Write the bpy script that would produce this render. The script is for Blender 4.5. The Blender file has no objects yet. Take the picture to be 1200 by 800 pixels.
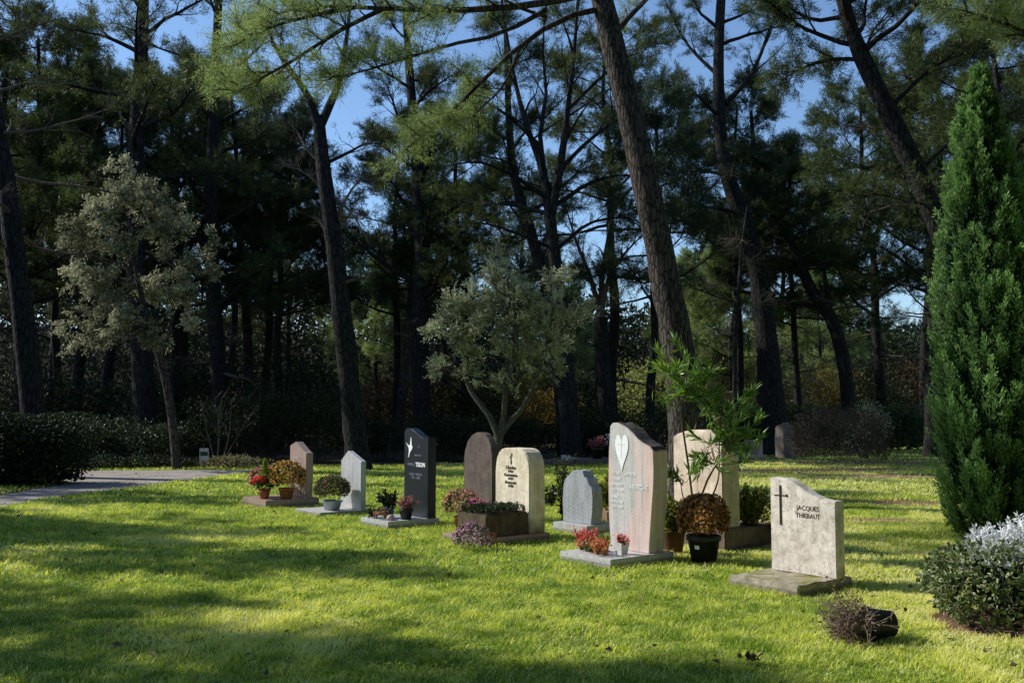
import bpy, bmesh, math, random
import numpy as np
from mathutils import Vector, Matrix

scene = bpy.context.scene
COL = scene.collection
R = math.radians
rng = np.random.default_rng(7)
random.seed(7)

# ------------------------------------------------------------------ camera
F = 1167.0
PITCH = R(3.92)
CAMZ = 1.6
cam_d = bpy.data.cameras.new('camera')
cam_d.lens = 35.0
cam_d.sensor_width = 36.0
cam_d.clip_end = 2000
cam = bpy.data.objects.new('camera', cam_d)
cam.location = (0, 0, CAMZ)
cam.rotation_euler = (R(90) + PITCH, 0, 0)
COL.objects.link(cam)
scene.camera = cam

def P(px, py, D):
    """point at world depth D (metres along +Y) seen at photo pixel px,py"""
    u = (px - 600) / F
    v = (400 - py) / F
    dy = math.cos(PITCH) - v * math.sin(PITCH)
    dz = math.sin(PITCH) + v * math.cos(PITCH)
    k = D / dy
    return np.array([u * k, D, CAMZ + dz * k])

def G(px, py, z=0.0):
    u = (px - 600) / F
    v = (400 - py) / F
    dy = math.cos(PITCH) - v * math.sin(PITCH)
    dz = math.sin(PITCH) + v * math.cos(PITCH)
    k = (z - CAMZ) / dz
    return np.array([u * k, dy * k, z])

# ------------------------------------------------------------------ world and sun
SUN_AZ = R(-74)       # measured from +Y towards +X
SUN_EL = R(37)
w = bpy.data.worlds.new('World')
scene.world = w
w.use_nodes = True
nt = w.node_tree
bg = nt.nodes['Background']
sky = nt.nodes.new('ShaderNodeTexSky')
sky.sky_type = 'NISHITA'
sky.sun_disc = False
sky.sun_elevation = SUN_EL
sky.sun_rotation = SUN_AZ
sky.air_density = 1.0
sky.dust_density = 0.25
sky.ozone_density = 5.0
sky.altitude = 0
bg.inputs['Strength'].default_value = 0.168
nt.links.new(sky.outputs[0], bg.inputs['Color'])

sl = bpy.data.lights.new('sun', 'SUN')
sl.energy = 5.0
sl.angle = R(0.53)
sl.color = (1.0, 0.965, 0.89)
so = bpy.data.objects.new('sun', sl)
S = Vector((math.sin(SUN_AZ) * math.cos(SUN_EL), math.cos(SUN_AZ) * math.cos(SUN_EL), math.sin(SUN_EL)))
so.rotation_euler = S.to_track_quat('Z', 'Y').to_euler()
so.location = (-30, 20, 30)
COL.objects.link(so)

scene.view_settings.view_transform = 'Standard'
scene.view_settings.look = 'None'
scene.view_settings.exposure = 0
scene.view_settings.gamma = 1
scene.render.engine = 'CYCLES'
cy = scene.cycles
cy.max_bounces = 7
cy.diffuse_bounces = 5
cy.glossy_bounces = 2
cy.transmission_bounces = 5
cy.use_denoising = True
cy.caustics_reflective = False
cy.caustics_refractive = False

# ------------------------------------------------------------------ materials
class NT:
    def __init__(self, name):
        self.m = bpy.data.materials.new(name)
        self.m.use_nodes = True
        self.t = self.m.node_tree
        self.out = self.t.nodes['Material Output']
        self.bsdf = self.t.nodes['Principled BSDF']
    def n(self, typ, **kw):
        x = self.t.nodes.new(typ)
        for k, v in kw.items():
            if k.startswith('i_'):
                x.inputs[k[2:].replace('_', ' ')].default_value = v
            else:
                setattr(x, k, v)
        return x
    def l(self, a, b):
        self.t.links.new(a, b)
    def noise(self, scale, detail=4, rough=.55, vec=None, dist=0):
        x = self.n('ShaderNodeTexNoise')
        x.inputs['Scale'].default_value = scale
        x.inputs['Detail'].default_value = detail
        x.inputs['Roughness'].default_value = rough
        x.inputs['Distortion'].default_value = dist
        if vec is not None:
            self.l(vec, x.inputs['Vector'])
        return x
    def ramp(self, fac, stops):
        x = self.n('ShaderNodeValToRGB')
        e = x.color_ramp.elements
        while len(e) < len(stops):
            e.new(.5)
        for k, (p, c) in enumerate(stops):
            e[k].position = p
            e[k].color = (*c, 1) if len(c) == 3 else c
        self.l(fac, x.inputs[0])
        return x
    def mix(self, fac, a, b, mode='MIX'):
        x = self.n('ShaderNodeMix', data_type='RGBA', blend_type=mode)
        for sock, v in ((x.inputs[0], fac), (x.inputs[6], a), (x.inputs[7], b)):
            if isinstance(v, (int, float)):
                sock.default_value = v
            elif isinstance(v, tuple):
                sock.default_value = (*v, 1) if len(v) == 3 else v
            else:
                self.l(v, sock)
        return x.outputs[2]
    def obj(self, scale=(1, 1, 1)):
        tc = self.n('ShaderNodeTexCoord')
        mp = self.n('ShaderNodeMapping')
        mp.inputs['Scale'].default_value = scale
        self.l(tc.outputs['Object'], mp.inputs[0])
        return mp.outputs[0]
    def bump(self, h, strength=.3, dist=.01, nrm=None):
        b = self.n('ShaderNodeBump')
        b.inputs['Strength'].default_value = strength
        b.inputs['Distance'].default_value = dist
        self.l(h, b.inputs['Height'])
        if nrm is not None:
            self.l(nrm, b.inputs['Normal'])
        return b.outputs[0]

def leaf_mat(name, a, b, trans=.35, rough=.5, spec=.3, tcol=None, mid=None):
    k = NT(name)
    at = k.n('ShaderNodeAttribute', attribute_name='tint')
    stops = [(0, a), (1, b)] if mid is None else [(0, a), (.5, mid), (1, b)]
    c = k.ramp(at.outputs['Fac'], stops).outputs[0]
    k.l(c, k.bsdf.inputs['Base Color'])
    k.bsdf.inputs['Roughness'].default_value = rough
    k.bsdf.inputs['Specular IOR Level'].default_value = spec
    tr = k.n('ShaderNodeBsdfTranslucent')
    if tcol is None:
        k.l(c, tr.inputs['Color'])
    else:
        k.l(k.mix(1.0, c, tcol, 'MULTIPLY'), tr.inputs['Color'])
    ms = k.n('ShaderNodeMixShader')
    ms.inputs[0].default_value = trans
    k.l(k.bsdf.outputs[0], ms.inputs[1])
    k.l(tr.outputs[0], ms.inputs[2])
    k.l(ms.outputs[0], k.out.inputs['Surface'])
    return k.m

def plain(name, c, rough=.6, spec=.4, var=.25, scale=20, bump=.15, metallic=0):
    k = NT(name)
    v = k.obj()
    n = k.noise(scale, 5, .6, v)
    d = tuple(x * (1 - var) for x in c)
    e = tuple(min(1, x * (1 + var)) for x in c)
    k.l(k.ramp(n.outputs['Fac'], [(.3, d), (.7, e)]).outputs[0], k.bsdf.inputs['Base Color'])
    k.bsdf.inputs['Roughness'].default_value = rough
    k.bsdf.inputs['Specular IOR Level'].default_value = spec
    k.bsdf.inputs['Metallic'].default_value = metallic
    if bump:
        k.l(k.bump(n.outputs['Fac'], bump, .01), k.bsdf.inputs['Normal'])
    return k.m

def granite(name, base, dark, light, scale=120, rough=.35, spec=.5, vein=None, stain=None, bump=.1):
    k = NT(name)
    v = k.obj()
    n = k.noise(scale, 3, .7, v)
    vo = k.n('ShaderNodeTexVoronoi')
    vo.inputs['Scale'].default_value = scale * .8
    k.l(v, vo.inputs['Vector'])
    c = k.ramp(n.outputs['Fac'], [(.33, dark), (.48, base), (.60, base), (.72, light)]).outputs[0]
    sp = k.ramp(vo.outputs['Distance'], [(.0, (1, 1, 1)), (.35, (1, 1, 1)), (.6, (.65, .65, .65))]).outputs[0]
    c = k.mix(.7, c, sp, 'MULTIPLY')
    big = k.noise(3.0, 4, .6, v)
    c = k.mix(.6, c, k.ramp(big.outputs['Fac'], [(.3, (.75, .75, .75)), (.7, (1.15, 1.15, 1.15))]).outputs[0], 'MULTIPLY')
    if vein:
        tc = k.n('ShaderNodeTexCoord')
        mp = k.n('ShaderNodeMapping')
        mp.inputs['Rotation'].default_value = (0, R(28), 0)
        mp.inputs['Scale'].default_value = (2.6, 1, .35)
        k.l(tc.outputs['Object'], mp.inputs[0])
        vn = k.noise(2.2, 4, .6, mp.outputs[0], dist=.8)
        c = k.mix(k.ramp(vn.outputs['Fac'], [(.48, (0, 0, 0)), (.57, (1, 1, 1))]).outputs[0], c, k.mix(.35, vein, c))
    sv = k.obj((16, 16, 1.1))
    sk = k.noise(1.0, 5, .65, sv)
    c = k.mix(.45, c, k.ramp(sk.outputs['Fac'], [(.36, (.55, .53, .50)), (.56, (1.04, 1.04, 1.04))]).outputs[0], 'MULTIPLY')
    tz = k.n('ShaderNodeTexCoord'); s3 = k.n('ShaderNodeSeparateXYZ'); k.l(tz.outputs['Object'], s3.inputs[0])
    za = k.n('ShaderNodeMath', operation='MULTIPLY_ADD'); za.inputs[1].default_value = -.09
    k.l(sk.outputs['Fac'], za.inputs[0]); k.l(s3.outputs['Z'], za.inputs[2])
    gn = k.n('ShaderNodeNewGeometry'); s4 = k.n('ShaderNodeSeparateXYZ'); k.l(gn.outputs['Normal'], s4.inputs[0])
    dm = k.n('ShaderNodeMath', operation='MULTIPLY')
    k.l(k.ramp(za.outputs[0], [(.0, (.55, .55, .55)), (.014, (0, 0, 0))]).outputs[0], dm.inputs[0])
    k.l(k.ramp(s4.outputs['Z'], [(.3, (1, 1, 1)), (.7, (0, 0, 0))]).outputs[0], dm.inputs[1])
    c = k.mix(dm.outputs[0], c, (.085, .075, .045))
    if stain:
        sn = k.noise(6, 6, .7, v)
        c = k.mix(k.ramp(sn.outputs['Fac'], [(.48, (0, 0, 0)), (.70, (1, 1, 1))]).outputs[0], c, stain)
    k.l(c, k.bsdf.inputs['Base Color'])
    k.bsdf.inputs['Roughness'].default_value = rough
    k.bsdf.inputs['Specular IOR Level'].default_value = spec
    if bump:
        k.l(k.bump(n.outputs['Fac'], bump, .01), k.bsdf.inputs['Normal'])
    return k.m

def weathered(name, base, dark, moss=None, scale=14, bump=.5, rough=.85, low=None):
    """porous or weathered stone, darker towards the ground when LOW is given"""
    k = NT(name)
    v = k.obj()
    n1 = k.noise(scale, 8, .65, v)
    n2 = k.noise(scale * 9, 4, .7, v)
    n3 = k.noise(3.2, 6, .7, v)
    c = k.ramp(n1.outputs['Fac'], [(.30, dark), (.55, base), (.8, tuple(min(1, x * 1.15) for x in base))]).outputs[0]
    c = k.mix(.5, c, k.ramp(n2.outputs['Fac'], [(.35, (.72, .72, .72)), (.6, (1.05, 1.05, 1.05))]).outputs[0], 'MULTIPLY')
    c = k.mix(.75, c, k.ramp(n3.outputs['Fac'], [(.34, (.76, .74, .72)), (.6, (1.06, 1.06, 1.06))]).outputs[0], 'MULTIPLY')
    sv = k.obj((16, 16, 1.1))
    sk = k.noise(1.0, 5, .65, sv)
    c = k.mix(.4, c, k.ramp(sk.outputs['Fac'], [(.36, (.55, .53, .50)), (.56, (1.04, 1.04, 1.04))]).outputs[0], 'MULTIPLY')
    tz = k.n('ShaderNodeTexCoord'); s3 = k.n('ShaderNodeSeparateXYZ'); k.l(tz.outputs['Object'], s3.inputs[0])
    za = k.n('ShaderNodeMath', operation='MULTIPLY_ADD'); za.inputs[1].default_value = -.09
    k.l(sk.outputs['Fac'], za.inputs[0]); k.l(s3.outputs['Z'], za.inputs[2])
    gn = k.n('ShaderNodeNewGeometry'); s4 = k.n('ShaderNodeSeparateXYZ'); k.l(gn.outputs['Normal'], s4.inputs[0])
    dm = k.n('ShaderNodeMath', operation='MULTIPLY')
    k.l(k.ramp(za.outputs[0], [(.0, (.55, .55, .55)), (.014, (0, 0, 0))]).outputs[0], dm.inputs[0])
    k.l(k.ramp(s4.outputs['Z'], [(.3, (1, 1, 1)), (.7, (0, 0, 0))]).outputs[0], dm.inputs[1])
    c = k.mix(dm.outputs[0], c, (.085, .075, .045))
    ls = k.noise(34, 3, .6, v)
    c = k.mix(k.ramp(ls.outputs['Fac'], [(.60, (0, 0, 0)), (.67, (.75, .75, .75))]).outputs[0], c, tuple(x * .42 for x in base))
    if moss:
        m = k.noise(5, 6, .7, v)
        ge = k.n('ShaderNodeNewGeometry')
        sx = k.n('ShaderNodeSeparateXYZ')
        k.l(ge.outputs['Normal'], sx.inputs[0])
        mm = k.n('ShaderNodeMath', operation='MULTIPLY')
        k.l(k.ramp(m.outputs['Fac'], [(.42, (0, 0, 0)), (.62, (1, 1, 1))]).outputs[0], mm.inputs[0])
        k.l(k.ramp(sx.outputs['Z'], [(.4, (0, 0, 0)), (.8, (1, 1, 1))]).outputs[0], mm.inputs[1])
        c = k.mix(mm.outputs[0], c, moss)
    if low:
        tc = k.n('ShaderNodeTexCoord')
        sz = k.n('ShaderNodeSeparateXYZ')
        k.l(tc.outputs['Object'], sz.inputs[0])
        ad = k.n('ShaderNodeMath', operation='ADD')
        mu = k.n('ShaderNodeMath', operation='MULTIPLY')
        mu.inputs[1].default_value = .25
        k.l(n1.outputs['Fac'], mu.inputs[0])
        k.l(sz.outputs['Z'], ad.inputs[0])
        k.l(mu.outputs[0], ad.inputs[1])
        c = k.mix(k.ramp(ad.outputs[0], [(.18, (1, 1, 1)), (.42, (0, 0, 0))]).outputs[0], c, low)
    k.l(c, k.bsdf.inputs['Base Color'])
    k.bsdf.inputs['Roughness'].default_value = rough
    k.bsdf.inputs['Specular IOR Level'].default_value = .25
    b1 = k.bump(n1.outputs['Fac'], bump, .02)
    k.l(k.bump(n2.outputs['Fac'], bump * .8, .006, b1), k.bsdf.inputs['Normal'])
    return k.m

def bark_mat(name, a, b, c, sc=1.0):
    k = NT(name)
    v = k.obj((9 * sc, 9 * sc, 2.4 * sc))
    vo = k.n('ShaderNodeTexVoronoi', feature='DISTANCE_TO_EDGE')
    vo.inputs['Scale'].default_value = 1.6
    dn = k.noise(1.2, 4, .6, v)
    va = k.n('ShaderNodeVectorMath', operation='ADD')
    k.l(v, va.inputs[0])
    k.l(dn.outputs['Color'], va.inputs[1])
    k.l(va.outputs[0], vo.inputs['Vector'])
    n = k.noise(2.5, 6, .65, v)
    col = k.ramp(n.outputs['Fac'], [(.3, b), (.7, c)]).outputs[0]
    col = k.mix(k.ramp(vo.outputs['Distance'], [(.0, (1, 1, 1)), (.16, (0, 0, 0))]).outputs[0], col, a)
    k.l(col, k.bsdf.inputs['Base Color'])
    k.bsdf.inputs['Roughness'].default_value = .9
    k.bsdf.inputs['Specular IOR Level'].default_value = .15
    h = k.mix(.35, k.ramp(vo.outputs['Distance'], [(.0, (0, 0, 0)), (.25, (1, 1, 1))]).outputs[0], n.outputs['Color'])
    k.l(k.bump(h, .9, .03), k.bsdf.inputs['Normal'])
    return k.m

M = {}
M['pine_bark'] = bark_mat('pine_bark', (.014, .011, .010), (.060, .050, .044), (.135, .114, .100))
M['dark_bark'] = bark_mat('dark_bark', (.007, .006, .006), (.021, .020, .020), (.048, .045, .044), .8)
M['grey_bark'] = bark_mat('grey_bark', (.05, .045, .038), (.14, .125, .105), (.24, .22, .19), 2.2)
M['twig'] = plain('twig', (.075, .058, .047), .9, .1, .4, 12, 0)
M['dead_twig'] = plain('dead_twig', (.115, .092, .076), .9, .1, .35, 12, 0)
M['needles'] = leaf_mat('needles', (.030, .050, .016), (.105, .135, .042), .35, .5, .3, (1.3, 1.3, .6))
M['needles_sun_tint'] = leaf_mat('needles_sun_tint', (.085, .12, .045), (.38, .46, .21), .42, .5, .3, (1.15, 1.22, .7))  # brighter needle green, with sunlight on the foliage put into the colour
M['needles_blue'] = leaf_mat('needles_blue', (.024, .044, .022), (.080, .110, .052), .32, .5, .3, (1.2, 1.3, .7))
M['oak_leaf'] = leaf_mat('oak_leaf', (.13, .145, .07), (.68, .66, .43), .3, .5, .25)
M['olive_leaf'] = leaf_mat('olive_leaf', (.15, .18, .085), (.70, .72, .48), .32, .5, .25)
M['cypress_leaf'] = leaf_mat('cypress_leaf', (.013, .050, .018), (.30, .50, .15), .25, .5, .35)
M['shrub_leaf'] = leaf_mat('shrub_leaf', (.013, .024, .010), (.045, .062, .022), .25, .5, .2)
M['laurel_leaf'] = leaf_mat('laurel_leaf', (.018, .034, .014), (.070, .090, .038), .25, .45, .25)
M['hedge_leaf'] = leaf_mat('hedge_leaf', (.030, .060, .016), (.105, .150, .035), .3, .45, .4)
M['gold_leaf'] = leaf_mat('gold_leaf', (.11, .07, .016), (.46, .32, .06), .45, .6, .2)
M['rust_leaf'] = leaf_mat('rust_leaf', (.050, .030, .014), (.19, .115, .05), .4, .6, .2)
M['dry_bush'] = leaf_mat('dry_bush', (.020, .015, .012), (.075, .056, .045), .2, .7, .2)
M['dry_grass'] = leaf_mat('dry_grass', (.13, .12, .055), (.46, .41, .22), .35, .6, .2)

# ------------------------------------------------------------------ mesh tools
class Geo:
    def __init__(self):
        self.v = []; self.nv = 0
        self.f = []      # (array of faces (n,k), tint (n,), mat)
    def add(self, verts, faces, tint=None, mat=0):
        verts = np.asarray(verts, float).reshape(-1, 3)
        faces = np.asarray(faces, int)
        if faces.ndim == 1:
            faces = faces.reshape(1, -1)
        if len(faces) == 0:
            return self
        if tint is None:
            tint = np.full(len(faces), .5)
        elif np.isscalar(tint):
            tint = np.full(len(faces), tint)
        self.v.append(verts)
        self.f.append((faces + self.nv, np.asarray(tint, float), mat))
        self.nv += len(verts)
        return self
    def mesh(self, name, mats, smooth=False):
        me = bpy.data.meshes.new(name)
        if self.nv == 0:
            return me
        V = np.concatenate(self.v)
        me.vertices.add(len(V))
        me.vertices.foreach_set('co', V.astype(np.float32).ravel())
        loops = np.concatenate([f.ravel() for f, _, _ in self.f])
        sizes = np.concatenate([np.full(len(f), f.shape[1]) for f, _, _ in self.f])
        tint = np.concatenate([t for _, t, _ in self.f])
        mi = np.concatenate([np.full(len(f), m) for f, _, m in self.f])
        me.loops.add(len(loops))
        me.loops.foreach_set('vertex_index', loops.astype(np.int32))
        me.polygons.add(len(sizes))
        me.polygons.foreach_set('loop_start', np.concatenate([[0], np.cumsum(sizes)[:-1]]).astype(np.int32))
        me.polygons.foreach_set('material_index', mi.astype(np.int32))
        me.polygons.foreach_set('use_smooth', np.full(len(sizes), smooth))
        a = me.attributes.new('tint', 'FLOAT', 'FACE')
        a.data.foreach_set('value', np.clip(tint, 0, 1).astype(np.float32))
        for m in (mats if isinstance(mats, (list, tuple)) else [mats]):
            me.materials.append(m)
        me.update(calc_edges=True)
        me.validate()
        return me
    def obj(self, name, mats, parent=None, smooth=False):
        o = bpy.data.objects.new(name, self.mesh(name, mats, smooth))
        COL.objects.link(o)
        if parent is not None:
            o.parent = parent
        return o

def tag(o, label=None, cat=None, group=None, kind=None):
    if label: o['label'] = label
    if cat: o['category'] = cat
    if group: o['group'] = group
    if kind: o['kind'] = kind
    return o

def empty(name, loc=(0, 0, 0), rz=0, label=None, cat=None, group=None):
    o = bpy.data.objects.new(name, None)
    o.empty_display_size = .2
    o.location = loc
    o.rotation_euler = (0, 0, rz)
    COL.objects.link(o)
    return tag(o, label, cat, group)

def copy_tree(o, parent=None):
    c = o.copy()
    COL.objects.link(c)
    c.parent = parent
    for ch in list(o.children):
        copy_tree(ch, c)
    return c

def unit(a):
    a = np.asarray(a, float)
    return a / np.maximum(np.linalg.norm(a, axis=-1, keepdims=True), 1e-9)

def tube(g, pts, rad, n=8, mat=0, jit=0, rg=None, tint=.5, cap=True):
    pts = np.asarray(pts, float)
    k = len(pts)
    rad = np.broadcast_to(np.asarray(rad, float), (k,))
    T = unit(np.gradient(pts, axis=0))
    ref = np.array([1, 0, 0.]) if abs(T[0][0]) < .8 else np.array([0, 1, 0.])
    u = unit(np.cross(T[0], ref))
    rows = []
    ang = np.linspace(0, 2 * np.pi, n, endpoint=False)
    for i in range(k):
        u = unit(u - T[i] * np.dot(u, T[i]))
        v = np.cross(T[i], u)
        r = rad[i] * (1 + (jit * rg.standard_normal(n) if jit else 0))
        rows.append(pts[i] + np.outer(np.cos(ang) * r, u) + np.outer(np.sin(ang) * r, v))
    V = np.concatenate(rows)
    a = np.arange(n); b = (a + 1) % n
    Fq = np.concatenate([np.stack([i * n + a, i * n + b, (i + 1) * n + b, (i + 1) * n + a], 1) for i in range(k - 1)])
    g.add(V, Fq, tint, mat)
    if cap:
        g.add(rows[0][::-1], np.arange(n)[None], tint, mat)
        g.add(rows[-1], np.arange(n)[None], tint, mat)

def smooth_line(pts, rad, m):
    """Catmull-Rom resample of a polyline and its radii to m points"""
    pts = np.asarray(pts, float); rad = np.asarray(rad, float)
    n = len(pts)
    if n < 3:
        t = np.linspace(0, 1, m)
        return pts[0] + np.outer(t, pts[-1] - pts[0]), rad[0] + t * (rad[-1] - rad[0])
    pp = np.vstack([2 * pts[0] - pts[1], pts, 2 * pts[-1] - pts[-2]])
    out, ro = [], []
    for t in np.linspace(0, n - 1 - 1e-6, m):
        i = int(t); f = t - i
        p0, p1, p2, p3 = pp[i], pp[i + 1], pp[i + 2], pp[i + 3]
        out.append(.5 * ((2 * p1) + (-p0 + p2) * f + (2 * p0 - 5 * p1 + 4 * p2 - p3) * f * f + (-p0 + 3 * p1 - 3 * p2 + p3) * f ** 3))
        ro.append(rad[i] + f * (rad[i + 1] - rad[i]))
    return np.array(out), np.array(ro)

def prisms(g, A, B, ra, rb, mat=0, tint=.5):
    """many thin three-sided twigs from A to B at once"""
    A = np.asarray(A); B = np.asarray(B)
    n = len(A)
    if n == 0: return
    d = unit(B - A)
    r = np.tile(np.array([.37, .61, .7]), (n, 1))
    u = unit(np.cross(d, r)); v = np.cross(d, u)
    ra = np.broadcast_to(ra, (n,))[:, None]; rb = np.broadcast_to(rb, (n,))[:, None]
    ring = []
    for k in range(3):
        a = 2 * np.pi * k / 3
        ring.append((np.cos(a) * u + np.sin(a) * v))
    V = np.stack([A + ring[0] * ra, A + ring[1] * ra, A + ring[2] * ra, B + ring[0] * rb, B + ring[1] * rb, B + ring[2] * rb], 1).reshape(-1, 3)
    o = (np.arange(n) * 6)[:, None]
    Fq = np.concatenate([o + np.array([0, 1, 4, 3]), o + np.array([1, 2, 5, 4]), o + np.array([2, 0, 3, 5])])
    g.add(V, Fq, tint, mat)

def needles(g, Pt, Dv, rg, n, L, W, spread, mat=0, tint=None, jit=.04):
    """tufts of pine needles: n thin triangles for each point"""
    T = len(Pt)
    if T == 0: return
    Pp = np.repeat(Pt, n, 0) + rg.standard_normal((T * n, 3)) * jit
    d = unit(np.repeat(Dv, n, 0) + spread * rg.standard_normal((T * n, 3)))
    s = unit(np.cross(d, rg.standard_normal((T * n, 3))))
    ln = (L * rg.uniform(.6, 1.2, T * n))[:, None]
    V = np.stack([Pp - s * W * .5, Pp + s * W * .5, Pp + d * ln], 1).reshape(-1, 3)
    Ft = np.arange(T * n * 3).reshape(-1, 3)
    tt = np.repeat(rg.uniform(0.1, .9, T) if tint is None else tint, n) + rg.uniform(-.2, .2, T * n)
    g.add(V, Ft, tt, mat)

def leaves(g, Pt, Dv, rg, L, W, spread=.7, mat=0, tint=None, droop=0):
    """one diamond leaf for each point"""
    T = len(Pt)
    if T == 0: return
    d = unit(unit(Dv) + spread * rg.standard_normal((T, 3)))
    d[:, 2] -= droop
    d = unit(d)
    s = unit(np.cross(d, rg.standard_normal((T, 3))))
    nn = np.cross(d, s)
    ln = (L * rg.uniform(.65, 1.2, T))[:, None]; wd = (W * rg.uniform(.7, 1.2, T))[:, None]
    m = Pt + d * ln * .45
    fold = nn * wd * .22
    V = np.stack([Pt, m + s * wd * .5 + fold, Pt + d * ln, m - s * wd * .5 + fold], 1).reshape(-1, 3)
    o = (np.arange(T) * 4)[:, None]
    tt = rg.uniform(0, 1, T) if tint is None else tint
    g.add(V, np.concatenate([o + np.array([0, 1, 2]), o + np.array([0, 2, 3])]), np.concatenate([tt, tt]), mat)

def vnoise(x, y, seed=0):
    """smooth value noise"""
    xi = np.floor(x).astype(int); yi = np.floor(y).astype(int)
    xf = x - xi; yf = y - yi
    def h(a, b):
        q = np.sin(a * 127.1 + b * 311.7 + seed * 74.7) * 43758.5453
        return q - np.floor(q)
    u = xf * xf * (3 - 2 * xf); v = yf * yf * (3 - 2 * yf)
    return (h(xi, yi) * (1 - u) + h(xi + 1, yi) * u) * (1 - v) + (h(xi, yi + 1) * (1 - u) + h(xi + 1, yi + 1) * u) * v

def inpoly(x, y, poly):
    c = np.zeros(x.shape, bool)
    n = len(poly)
    for i in range(n):
        x1, y1 = poly[i]; x2, y2 = poly[(i + 1) % n]
        if y1 == y2: continue
        c ^= ((y1 > y) != (y2 > y)) & (x < (x2 - x1) * (y - y1) / (y2 - y1) + x1)
    return c

# ------------------------------------------------------------------ the setting: ground, path
PATH = [(-9.6, 2), (-8.7, 10), (-8.4, 16.2), (-8.5, 18.3), (-7.9, 20.5), (-7.4, 23.3), (-6.8, 25.6), (-5.6, 26.6), (-9, 26.6), (-14, 26.0), (-20, 25.4), (-20, 23.2), (-11.2, 23.4), (-9.7, 22.2), (-9.6, 19), (-10.6, 14), (-11.6, 2)]

def ground_mat():
    k = NT('ground')
    ge = k.n('ShaderNodeNewGeometry')
    pos = ge.outputs['Position']
    sx = k.n('ShaderNodeSeparateXYZ')
    k.l(pos, sx.inputs[0])
    n1 = k.noise(.35, 5, .6, pos)
    n2 = k.noise(9, 5, .65, pos)
    n3 = k.noise(60, 3, .6, pos)
    lawn = k.ramp(n2.outputs['Fac'], [(.3, (.07, .11, .018)), (.55, (.22, .29, .045)), (.75, (.40, .38, .13))]).outputs[0]
    lit = k.ramp(n2.outputs['Fac'], [(.3, (.030, .022, .015)), (.55, (.085, .060, .038)), (.75, (.15, .105, .065))]).outputs[0]
    lit = k.mix(k.ramp(k.noise(1.1, 4, .6, pos).outputs['Fac'], [(.5, (0, 0, 0)), (.65, (.8, .8, .8))]).outputs[0], lit, (.035, .045, .018))
    # forest floor: beyond the lawn's far edge, wobbling with noise
    ad = k.n('ShaderNodeMath', operation='MULTIPLY_ADD')
    k.l(n1.outputs['Fac'], ad.inputs[0]); ad.inputs[1].default_value = 5.0
    k.l(sx.outputs['Y'], ad.inputs[2])
    rt = k.n('ShaderNodeMath', operation='MULTIPLY')         # the lawn runs on to the right
    k.l(k.ramp(sx.outputs['X'], [(.0, (0, 0, 0)), (1, (1, 1, 1))]).outputs[0], rt.inputs[0]); rt.inputs[1].default_value = 28
    sc = k.n('ShaderNodeMapRange'); sc.inputs[1].default_value = 6; sc.inputs[2].default_value = 12; sc.inputs[3].default_value = 0; sc.inputs[4].default_value = 27
    k.l(sx.outputs['X'], sc.inputs[0])
    sb = k.n('ShaderNodeMath', operation='SUBTRACT')
    k.l(ad.outputs[0], sb.inputs[0]); k.l(sc.outputs[0], sb.inputs[1])
    mr = k.n('ShaderNodeMapRange'); mr.inputs[1].default_value = 30.2; mr.inputs[2].default_value = 31.4
    k.l(sb.outputs[0], mr.inputs[0])
    left = k.n('ShaderNodeMapRange'); left.inputs[1].default_value = -10.0; left.inputs[2].default_value = -11.0
    k.l(sx.outputs['X'], left.inputs[0])
    mx = k.n('ShaderNodeMath', operation='MAXIMUM')
    k.l(mr.outputs[0], mx.inputs[0]); k.l(left.outputs[0], mx.inputs[1])
    c = k.mix(mx.outputs[0], lawn, lit)
    # bare earth strips under the trees on the right lawn
    be = k.noise(.8, 5, .7, pos)
    b1 = k.n('ShaderNodeMapRange'); b1.inputs[1].default_value = 3.5; b1.inputs[2].default_value = 5.0
    k.l(sx.outputs['X'], b1.inputs[0])
    b2 = k.n('ShaderNodeMapRange'); b2.inputs[1].default_value = 14.5; b2.inputs[2].default_value = 17.5
    k.l(sx.outputs['Y'], b2.inputs[0])
    m1 = k.n('ShaderNodeMath', operation='MULTIPLY')
    k.l(b1.outputs[0], m1.inputs[0]); k.l(b2.outputs[0], m1.inputs[1])
    m2 = k.n('ShaderNodeMath', operation='MULTIPLY')
    k.l(m1.outputs[0], m2.inputs[0])
    k.l(k.ramp(be.outputs['Fac'], [(.52, (0, 0, 0)), (.62, (1, 1, 1))]).outputs[0], m2.inputs[1])
    c = k.mix(m2.outputs[0], c, (.13, .085, .055))
    c = k.mix(.5, c, k.ramp(n3.outputs['Fac'], [(.3, (.55, .55, .55)), (.7, (1.2, 1.2, 1.2))]).outputs[0], 'MULTIPLY')
    k.l(c, k.bsdf.inputs['Base Color'])
    k.bsdf.inputs['Roughness'].default_value = .95
    k.bsdf.inputs['Specular IOR Level'].default_value = .1
    b = k.bump(n2.outputs['Fac'], .6, .05)
    k.l(k.bump(n3.outputs['Fac'], .7, .02, b), k.bsdf.inputs['Normal'])
    return k.m

M['ground'] = ground_mat()
g = Geo()
g.add([(-700, -60, 0), (700, -60, 0), (700, 1200, 0), (-700, 1200, 0)], [0, 1, 2, 3])
tag(g.obj('ground', M['ground']), kind='structure')

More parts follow.
